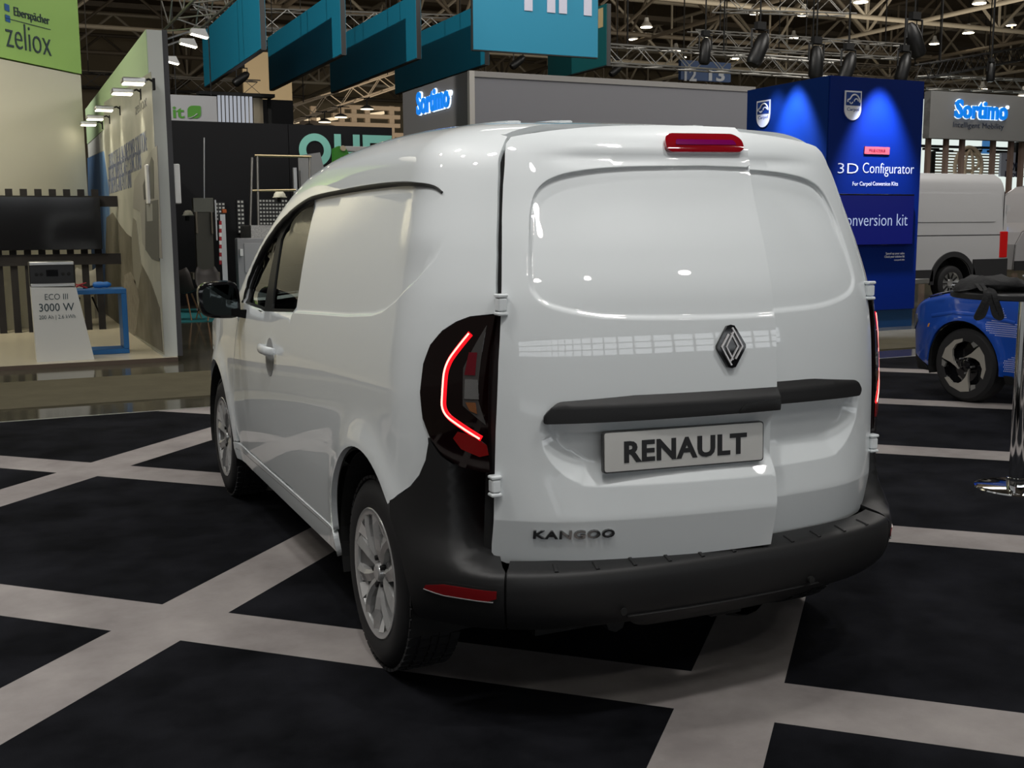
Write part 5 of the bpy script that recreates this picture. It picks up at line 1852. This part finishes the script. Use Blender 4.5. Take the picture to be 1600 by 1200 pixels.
# lamp ring beside the grey booth
lt_ = truss('warm lit truss with round lamps left of the grey booth', at(452, 180, y=36), at(625, 122, y=38), .55, mat('truss_warm', (.40, .33, .25), .5, .2), .035)
for i, (px, py) in enumerate(((486, 178), (511, 169), (536, 160), (576, 145))):
    tA, tB = at(452, 180, y=36), at(625, 122, y=29)
    p = tA + (tB - tA) * (.2, .35, .5, .73)[i] + Vector((0, 0, -.62))
    t = thing('round_lamp', 'round warm lamp under the lit truss, ' + ['leftmost', 'second from the left', 'third from the left', 'rightmost'][i], 'lamp', p, group='round lamps under the lit truss')
    MB().lathe([(0, 0), (.20, 0), (.21, .012)], (0, 0, 0), 'z', 20).build('lamp_lens', emis('lamp_round', (1, .82, .55), 5), t)
    MB().lathe([(.21, .012), (.21, .05), (.08, .12), (0, .13)], (0, 0, 0), 'z', 20).build('lamp_housing', M_BLACK, t)
    MB().tube([(0, 0, .12), (0, 0, .36)], .02, 5).tube([(-.30, 0, .345), (.30, 0, .345)], .015, 5).tube([(0, -.30, .345), (0, .30, .345)], .015, 5).build('lamp_stem', M_BLACK, t)
fr_ = thing('timber_frame', 'open timber stand frame with lit beams behind the black booth', 'frame', (at(560, 300, y=38).x, 38, -.02))
for k, px in enumerate((490, 534, 553, 574, 612)):
    q = at(px, 165, y=38)
    box('upright', (q.x - .10 - fr_.location.x, 0, 0), (q.x + .10 - fr_.location.x, .2, q.z), mat('frame_timber', (.22, .17, .12), .6), fr_)
for py, px0, px1 in ((165, 530, 625), (178, 520, 625), (190, 470, 625), (205, 480, 640)):
    a, b = at(px0, py, y=38), at(px1, py, y=38)
    box('beam', (a.x - fr_.location.x, -.02, a.z - .09), (b.x - fr_.location.x, .22, a.z + .06), mat('frame_timber', (.22, .17, .12), .6), fr_)
for px0, px1, py in ((450, 500, 186), (505, 545, 182), (560, 600, 176)):
    a, b = at(px0, py + 6, y=38.5), at(px1, py, y=38.5)
    MB().tube([a - fr_.location, b - fr_.location], .06, 6).build('light_tube', emis('tube_warm', (1, .78, .5), 1.6), fr_)
# light curtain behind the leaf sign
lc = thing('light_curtain', 'row of white light tubes hanging in front of a cream curtain', 'lights', (at(372, 200, y=24).x, 24, -.02))
for k in range(9):
    px = 342 + k * 6.2
    a, b = at(px, 149, y=24), at(px, 192, y=24)
    MB().tube([a - lc.location, b - lc.location - Vector((0, 0, 2.0))], .035, 6).build('light_tube', emis('tube_white', (.85, .9, 1), 1.5 if k % 2 else .7), lc)
for k in range(4):
    px = 382 + k * 6
    a = at(px, 152, y=24.3)
    box('curtain_fold', (a.x - lc.location.x, .2 + (k % 2) * .1, 0), (a.x - lc.location.x + .16, .34 + (k % 2) * .1, a.z), mat('curtain_cream', (.48, .40, .28), .8), lc)
box('header_beam', (-.9, -.1, at(372, 149, y=24).z), (.9, .3, at(372, 144, y=24).z), M_BLACK, lc)
for s_ in (-.85, .85):
    box('post', (s_ - .04, .3, 0), (s_ + .04, .38, at(372, 149, y=24).z), M_BLACK, lc)
o_ = qy('cream_board', 385, 82, 460, 420, 45, .2, mat('cream_board', (.42, .34, .22), .7), floor=True)
tag(o_, 'tall cream board seen between the two left teal banners', 'board')
o_ = qy('dark_board', 404, 156, 462, 420, 27, .2, M_BLKPANEL, floor=True)
tag(o_, 'dark board above the black booth, right of the light curtain', 'board')
o_ = qy('pale_board', 232, 140, 262, 430, 23, .2, mat('pale_board', (.30, .30, .28), .7), floor=True)
tag(o_, 'pale board mostly hidden behind the graphic wall', 'board')
# hall number sign
hn = qy('hall_number_sign', 1064, 96, 1142, 126, 38, .2, mat('hall_blue', (.004, .022, .075), .6))
tag(hn, 'blue hall number sign reading 12 and 13 in the roof steelwork', 'sign')
for s, a, b in (('12', 1069, 1088), ('13', 1107, 1132)):
    letters_px('hall_number', s, 38, a, 108, b, 126, mat('hall_number', (.16, .18, .22), .6), hn, .03, .03)
for px in (1070, 1136):
    a = at(px, 96, y=38)
    MB().tube([(a.x, 38.1, a.z), (a.x, 38.1, 15)], .03, 5).build('hanging_wire', M_BLACK, hn)


# ------------------------------------------------------------------ moving-head spotlights
def fixture(label, px, py, y, tilt, s=1.0):
    p = at(px, py, y=y)
    t = thing('spotlight', label, 'spotlight', p, group='black spotlights in the roof')
    s *= 1.15
    R_ = Matrix.Rotation(tilt, 4, 'Y')
    mb = MB().lathe([(0, -.36 * s), (.11 * s, -.36 * s), (.15 * s, -.30 * s), (.15 * s, .05 * s), (.12 * s, .22 * s), (.06 * s, .30 * s), (0, .31 * s)], (0, 0, 0), 'z', 16)
    o = mb.build('lamp_barrel', mat('fixture_black', (.008, .008, .008), .4), t, angle=40)
    o.data.transform(R_)
    o = MB().lathe([(0, -.362 * s), (.10 * s, -.362 * s)], (0, 0, 0), 'z', 16).build('lens', M_GLOSSBLK, t)
    o.data.transform(R_)
    MB().tube([(-.19 * s, 0, 0), (-.19 * s, 0, .34 * s), (.19 * s, 0, .34 * s), (.19 * s, 0, 0)], .025 * s, 6).build('yoke', mat('fixture_black', (.008, .008, .008), .4), t)
    MB().box((-.10 * s, -.06 * s, .34 * s), (.10 * s, .06 * s, .48 * s)).build('clamp', M_BLACK, t)
    MB().tube([(0, 0, .45 * s), (0, 0, 13 - p.z)], .018, 5).build('hanging_wire', M_BLACK, t)
    return t


for i, (px, py, y, tl, s) in enumerate(((1102, 78, 19, .1, .8), (1187, 75, 16, .45, .95), (1275, 95, 17, 0, .95), (1325, 104, 15, .35, .85), (1428, 60, 15.5, -.45, 1.0), (1412, 104, 15, .3, .8), (1548, 112, 21, 0, .7))):
    fixture('black spotlight hanging from the roof, ' + ['leftmost above the grey booth', 'tilted, above the right end of the grey booth', 'upright, above the left face of the blue tower', 'just over the front edge of the blue tower', 'highest one, leaning left', 'at the right corner of the blue tower', 'above the sign portal'][i], px, py, y, tl, s)
for i, (px, py, y) in enumerate(((378, 122, 28.5), (810, 96, 27), (964, 108, 27))):
    fixture('small black lamp cluster, ' + ['above the leaf sign', 'under the lettered banner', 'at the right end of the dark banner'][i], px, py, y, .9, .7)

# high-bay lamps in the hall roof
hb = None
for i, (px, py, y) in enumerate(((1010, 43, 48), (1056, 80, 60), (1066, 90, 66), (1148, 92, 64), (1256, 24, 40), (1355, 82, 55), (1513, 52, 44), (1535, 140, 50), (1600, 150, 40), (1345, 4, 36), (1530, 6, 36), (1460, 69, 50), (1180, 22, 48), (1240, 60, 58), (1100, 60, 60), (1580, 40, 50), (1390, 92, 62), (990, 62, 58))):
    p = at(px, py, y=y)
    if hb is None:
        hb = thing('highbay_lamp', 'small lit high-bay lamp among the roof girders', 'lamp', p, group='high-bay hall lamps')
        MB().lathe([(0, 0), (.30, 0), (.31, .02)], (0, 0, 0), 'z', 20).build('lamp_lens', M_LAMPH, hb)
        MB().lathe([(.31, .02), (.30, .10), (.14, .30), (.10, .5), (0, .5)], (0, 0, 0), 'z', 20).build('lamp_housing', M_WHITE, hb)
        c = hb
    else:
        c = hb.copy()
        COL.objects.link(c)
        for ch in hb.children:
            if 'stem' not in ch.name:
                copy_tree(ch, c)
    c.location = p
    MB().tube([(0, 0, .5), (0, 0, 17.0 - p.z)], .02, 5).build('lamp_stem', M_BLACK, c)

# ------------------------------------------------------------------ blue electric car
car_o = Vector((5.22, 3.22, 0))
CAZ = math.radians(3)       # nose points away to the left
car = thing('blue_car', 'bright blue small car with white dot pattern behind the bar table', 'car', car_o)
# car frame: u runs from nose to tail (towards us, right), v across (positive away), origin at the front left wheel
ud = Vector((math.sin(CAZ), -math.cos(CAZ), 0))
vd = Vector((math.cos(CAZ), math.sin(CAZ), 0))
UD, VD = np.array(ud), np.array(vd)
WH = .315


def car_side(sgn):
    ZTc = ([-.78, -.70, -.5, 0, .45, .75, 1.1, 1.6, 2.4, 2.9, 3.1], [.62, .76, .88, .95, .985, 1.03, 1.25, 1.47, 1.49, 1.30, .95])
    ZEc = ([-.78, -.70, -.5, 0, .45, .75, 1.1, 1.6, 2.4, 2.9, 3.1], [.55, .66, .78, .865, .90, .94, 1.16, 1.38, 1.40, 1.20, .85])

    def f(u, t):
        u, t = np.broadcast_arrays(np.asarray(u, float), np.asarray(t, float))
        ze, zt = pl(u, *ZEc), pl(u, *ZTc)
        z0 = np.minimum(t, ze)
        w = pl(z0, [.15, .3, .5, .62, .78, .9, 1.1, 1.4], [.80, .855, .875, .885, .875, .85, .76, .60])
        w = w - pl(u, [-.80, -.72, -.6, -.4, 0.0, .4], [.42, .26, .13, .045, .0, 0]) * (u < .4)
        for uc in (0, 2.54):
            r = np.sqrt((u - uc) ** 2 + (z0 - WH) ** 2)
            w = w + .022 * np.exp(-((r - .37) / .05) ** 2)
        s = np.clip((t - ze), 0, 1)
        x = np.where(s > 0, w * np.cos(s * PI / 2) ** .55, w)
        z = np.where(s > 0, ze + (zt - ze) * np.sin(s * PI / 2) ** .8, z0)
        off = .87 - sgn * x
        return u[..., None] * UD + off[..., None] * VD + z[..., None] * np.array([0, 0, 1.])
    return f, ZEc


M_CARB = mat('car_blue', (.004, .06, .38), .35, .1, 1.0)
for sgn in (1, -1):
    f, ZEc = car_side(sgn)
    ze_ = lambda u: float(pl(u, *ZEc))
    arcw = lambda uc: [(uc + .37 * math.cos(a), WH + .37 * math.sin(a)) for a in np.linspace(PI + .15, -.15, 24)]
    ns = sgn
    wing = [(-.78, .40)] + [(-.78, .52)] + [(u, ze_(u) + .35) for u in (-.70, -.5, -.2, .1, .4, .62)] + [(.64, .93), (.60, .7), (.58, .26), (.36, .26)] + arcw(0)[::-1][1:] + [(-.5, .30)]
    panel('front_wing', wing, f, car, M_CARB, ns, h=.04)
    bonnet = [(u, ze_(u) + .36) for u in (-.70, -.5, -.2, .1, .4, .62)] + [(.66, ze_(.66) + 1), (-.76, ze_(-.76) + 1)]
    panel('bonnet', bonnet, f, car, M_CARB, ns, h=.06, depth=0)
    doorp = [(.61, .28), (.63, .7), (.67, .93), (.76, ze_(.76) - .01), (1.2, .95), (1.95, .97), (2.0, .7), (1.9, .28)]
    panel('door', doorp, f, car, M_CARB, ns, h=.06)
    rearp = [(1.92, .28), (2.02, .7), (1.97, .97), (2.9, 1.0), (3.08, .8), (3.1, .35), (2.93, .28)] + arcw(2.54)[::-1]
    panel('rear_wing', rearp, f, car, M_CARB, ns, h=.06)
    roofp = [(u, ze_(u) + .12) for u in (.80, 1.1, 1.6, 2.4, 2.9)] + [(2.9, ze_(2.9) + 1), (.82, ze_(.82) + 1)]
    pillar = [(.70, .945), (.78, .96)] + [(u, ze_(u) - .03) for u in (1.0, 1.25, 1.6, 2.4, 2.85)] + [(u, ze_(u) + .13) for u in (2.9, 2.4, 1.6, 1.25, 1.0, .78)]
    panel('roof_pillar', pillar, f, car, M_CARB, ns, h=.05)
    panel('roof', [(u, ze_(u) + .14) for u in (1.5, 2.0, 2.5, 2.88)] + [(2.88, ze_(2.88) + 1), (1.5, ze_(1.5) + 1)], f, car, M_GLOSSBLK, ns, h=.1, depth=0)
    panel('windscreen', [(u, ze_(u) + .14) for u in (.74, 1.0, 1.3, 1.48)] + [(1.48, ze_(1.48) + 1), (.70, ze_(.70) + 1)], f, car, mat('car_glass', (.012, .014, .018), .04), ns, h=.1, depth=0)
    panel('side_window', [(.84, .965), (1.25, .96), (2.8, 1.0), (2.4, ze_(2.4) - .05), (1.6, ze_(1.6) - .05), (1.25, ze_(1.25) - .05), (1.0, ze_(1.0) - .05)], f, car, MATS['car_glass'], ns, h=.1, raise_=-.006, depth=0)
    panel('sill', [(.40, .20), (2.15, .20), (2.15, .27), (.40, .27)], f, car, M_BLACK, ns, h=.08)
    panel('front_bumper', [(-.79, .20), (-.79, .39), (-.5, .29), (-.40, .22)], f, car, M_BLACK, ns, h=.05)
    panel('head_lamp', [(-.74, .56), (-.70, .66), (-.58, .70), (-.55, .64), (-.62, .56)], f, car, mat('car_lamp', (.12, .12, .14), .1, .5), ns, h=.04, raise_=.006, depth=.01, lip=0)
    if sgn == 1:
        ribbon('wing_crease', [(-.35, .70), (-.1, .745), (.2, .74), (.5, .70)], f, car, M_CARB, .03, ns, .006, .002)
        panel('bonnet_trim', [(-.46, ze_(-.46) + .30), (-.36, ze_(-.36) + .30), (-.20, ze_(-.2) + .62), (-.42, ze_(-.42) + .62)], f, car, M_GLOSSBLK, ns, h=.05, raise_=.012, depth=.014, lip=0)
        panel('side_marker', [(-.395, .60), (-.375, .605), (-.37, .635), (-.385, .63)], f, car, mat('marker_amber', (.6, .25, .05), .3), ns, h=.03, raise_=.004, depth=.004, lip=0)
        # white dot pattern on the wing
        mb = MB()
        for iz in range(34):
            for iu in range(52):
                u = .235 + iu * .0125 + (iz % 2) * .00625
                z = .31 + iz * .0165
                up_ = .575 <= z <= .70 and (u - .245) > (z - .62) * -.4 + max(0, .62 - z) * 2.4 and u < .62 - max(0, z - .67) * .0
                peak = .68 < z < .82 and abs(u - (.355 + .0 * z)) < (.835 - z) * .62
                if z > .655 and u > .42:
                    up_ = up_ and z < .70
                low = z < .45 and u > .405 + max(0, (z - .39)) * 1.9
                if (up_ or peak or low) and u < .60:
                    P_ = f(np.array([u]), np.array([z]))[0]
                    n_ = fnormal(f, np.array([u]), np.array([z]), ns)[0]
                    t1 = np.cross(n_, [0, 0, 1.])
                    t1 /= np.linalg.norm(t1)
                    t2 = np.cross(t1, n_)
                    c = P_ + n_ * .0015
                    mb.add([tuple(c + t1 * .0030 * math.cos(a) + t2 * .0042 * math.sin(a)) for a in np.linspace(0, 2 * PI, 6, endpoint=False)], [(0, 1, 2, 3, 4, 5)])
        tag(mb.build('dot_pattern', mat('dot_white', (.72, .70, .80), .5), car), kind='stuff')
    for uc in (0, 2.54):
        mb = MB()
        n = 24
        rings = []
        for k in range(n + 1):
            a = -.3 + (PI + .6) * k / n
            ring = []
            for off in (.02, .34):
                o = off if sgn == 1 else 1.74 - off
                ring.append(tuple(ud * (uc + .365 * math.cos(a)) + vd * o + Vector((0, 0, WH + .365 * math.sin(a)))))
            ring.append(tuple(ud * uc + vd * (.34 if sgn == 1 else 1.40) + Vector((0, 0, WH))))
            rings.append(ring)
        mb.loft(rings, False)
        mb.build('wheel_well', M_BLACK, car)


def car_wheel():
    """axle along y, outer side at -y"""
    t = MB().lathe([(.20, -.10), (.235, -.105), (.28, -.10), (.305, -.075), (.312, -.03), (.312, .03), (.305, .075), (.28, .10), (.235, .105), (.20, .10)], (0, 0, 0), 'y', 48).build('wheel', M_RUBBER, car, angle=35)
    MB().lathe([(.233, -.098), (.228, -.104), (.222, -.09), (.215, -.03), (0, -.03)], (0, 0, 0), 'y', 48).build('rim', M_GLOSSBLK, t, angle=30)
    ml = mat('rim_bright', (.42, .40, .36), .35, .5)
    for k in range(3):
        a0 = math.radians(35 + 120 * k)

        def pol(r, d):
            return (r * math.cos(a0 + math.radians(d)), r * math.sin(a0 + math.radians(d)))
        # an angular hook: bar along the rim, elbow, blade into the hub
        pts = [pol(.222, -52), pol(.225, -30), pol(.226, 0), pol(.224, 22), pol(.195, 24), pol(.13, 28), pol(.075, 48), pol(.062, 70), pol(.10, 20), pol(.135, 2), pol(.165, -12), pol(.188, -30), pol(.195, -50)]
        if area2(pts) < 0:
            pts = pts[::-1]
        MB().prism(pts, lambda x, z: (x, -.106, z), lambda x, z: (x, -.085, z)).build('rim_blade', ml, t)
        pts = [pol(.222, 26), pol(.222, 40), pol(.196, 44), pol(.178, 32)]
        MB().prism(pts, lambda x, z: (x, -.104, z), lambda x, z: (x, -.085, z)).build('rim_blade', mat('rim_grey', (.25, .25, .24), .35, .5), t)
    MB().lathe([(0, -.095), (.035, -.094), (.05, -.085), (.055, -.03)], (0, 0, 0), 'y', 24).build('hub_cap', M_GLOSSBLK, t, angle=30)
    for k in range(5):
        a = 2 * PI * k / 5
        MB().lathe([(0, -.092), (.008, -.092), (.009, -.05)], (.068 * math.cos(a), 0, .068 * math.sin(a)), 'y', 8).build('lug_nut', M_ALLOYD, t)
    return t


cwl = car_wheel()
zr = math.atan2(ud.y, ud.x)
for k, (uc, off, flip) in enumerate(((0, .125, 0), (2.54, .125, 0), (0, 1.615, 1), (2.54, 1.615, 1))):
    q = cwl if k == 0 else copy_tree(cwl, car)
    q.location = ud * uc + vd * off + Vector((0, 0, .312))
    q.rotation_euler = (0, .15 + k, zr + (PI if flip else 0))

# ------------------------------------------------------------------ bar table with a bag
tp = at(1588, 762, z=0)
tab = thing('bar_table', 'tall black round bar table on a chrome column at the right edge', 'table', (tp.x, tp.y, 0))
tt = at(1570, 460, y=tp.y).z + .012
MB().lathe([(0, tt), (.395, tt), (.40, tt - .006), (.40, tt - .028), (.392, tt - .034), (0, tt - .034)], (0, 0, 0), 'z', 64).build('table_top', mat('table_black', (.012, .012, .013), .35), tab, angle=30)
MB().lathe([(.045, .018), (.045, tt - .034)], (0, 0, 0), 'z', 40).build('column', M_CHROME, tab, smooth=True)
MB().lathe([(.055, .012), (.055, .06), (.045, .062)], (0, 0, 0), 'z', 40).build('column_collar', M_CHROME, tab, angle=30)
MB().lathe([(0, .016), (.20, .014), (.222, .008), (.225, 0)], (0, 0, 0), 'z', 64).build('base_plate', M_CHROME, tab, angle=40)
# bag lying on it
bag = thing('shoulder_bag', 'black soft shoulder bag lying on the bar table with its straps hanging down', 'bag', (tp.x, tp.y, tt))
lx = _r.copy()
lx.z = 0
lx.normalize()
ly = Vector((-lx.y, lx.x, 0))
M_BAG = mat('bag_fabric', (.006, .006, .0065), .85, bump=(60, .4))
rings = []
for q, hh_, ww in ((-.21, .012, .05), (-.17, .055, .11), (-.10, .085, .14), (-.02, .075, .15), (.06, .085, .15), (.12, .06, .14), (.17, .035, .12), (.20, .012, .06)):
    ring = []
    for a in np.linspace(0, 2 * PI, 18, endpoint=False):
        z = max(0.004, hh_ * .5 + hh_ * .55 * math.sin(a) + .010 * math.sin(5 * a + q * 30))
        ring.append(tuple(lx * (q - .19 + .012 * math.sin(3 * a)) + ly * (ww * math.cos(a)) + Vector((0, 0, z))))
    rings.append(ring)
MB().loft(rings, True, True, True).build('bag_body', M_BAG, bag, angle=60)


def strap(pts):
    rr = []
    for p, q in zip(pts, pts[1:] + pts[-1:]):
        d = Vector(q) - Vector(p)
        if d.length < 1e-6:
            d = Vector(pts[-1]) - Vector(pts[-2])
        d.normalize()
        n_ = (d.cross(ly)).normalized()
        rr.append([tuple(Vector(p) + n_ * .014 + ly * .003), tuple(Vector(p) - n_ * .014 + ly * .003), tuple(Vector(p) - n_ * .014 - ly * .003), tuple(Vector(p) + n_ * .014 - ly * .003)])
    return MB().loft(rr, True, True, True)


edge = -.36


def sp3(a, b, z):
    return tuple(lx * a + ly * b + Vector((0, 0, z)))


for a, s_ in ((-.335, -1), (-.315, 1)):
    b0 = -.245
    loop = [sp3(a, -.12, .05), sp3(a, -.20, .016), sp3(a, b0 - .01, .010), sp3(a + s_ * .0, b0 - .022, -.03), sp3(a + s_ * .018, b0 - .024, -.10), sp3(a + s_ * .035, b0 - .024, -.118), sp3(a + s_ * .055, b0 - .024, -.122), sp3(a + s_ * .050, b0 - .026, -.10), sp3(a + s_ * .02, b0 - .030, -.03), sp3(a + s_ * .01, b0 - .014, .012), sp3(a, -.20, .022)]
    strap(smooth_line(loop, 4)).build('strap', M_BAG, bag, smooth=True)
MB().tube([sp3(-.05 + .035 * math.cos(a), -.10, .075 + .02 * math.sin(a)) for a in np.linspace(.3, 2.6, 10)], .006, 6).build('carry_loop', mat('bag_piping', (.22, .22, .22), .5), bag)
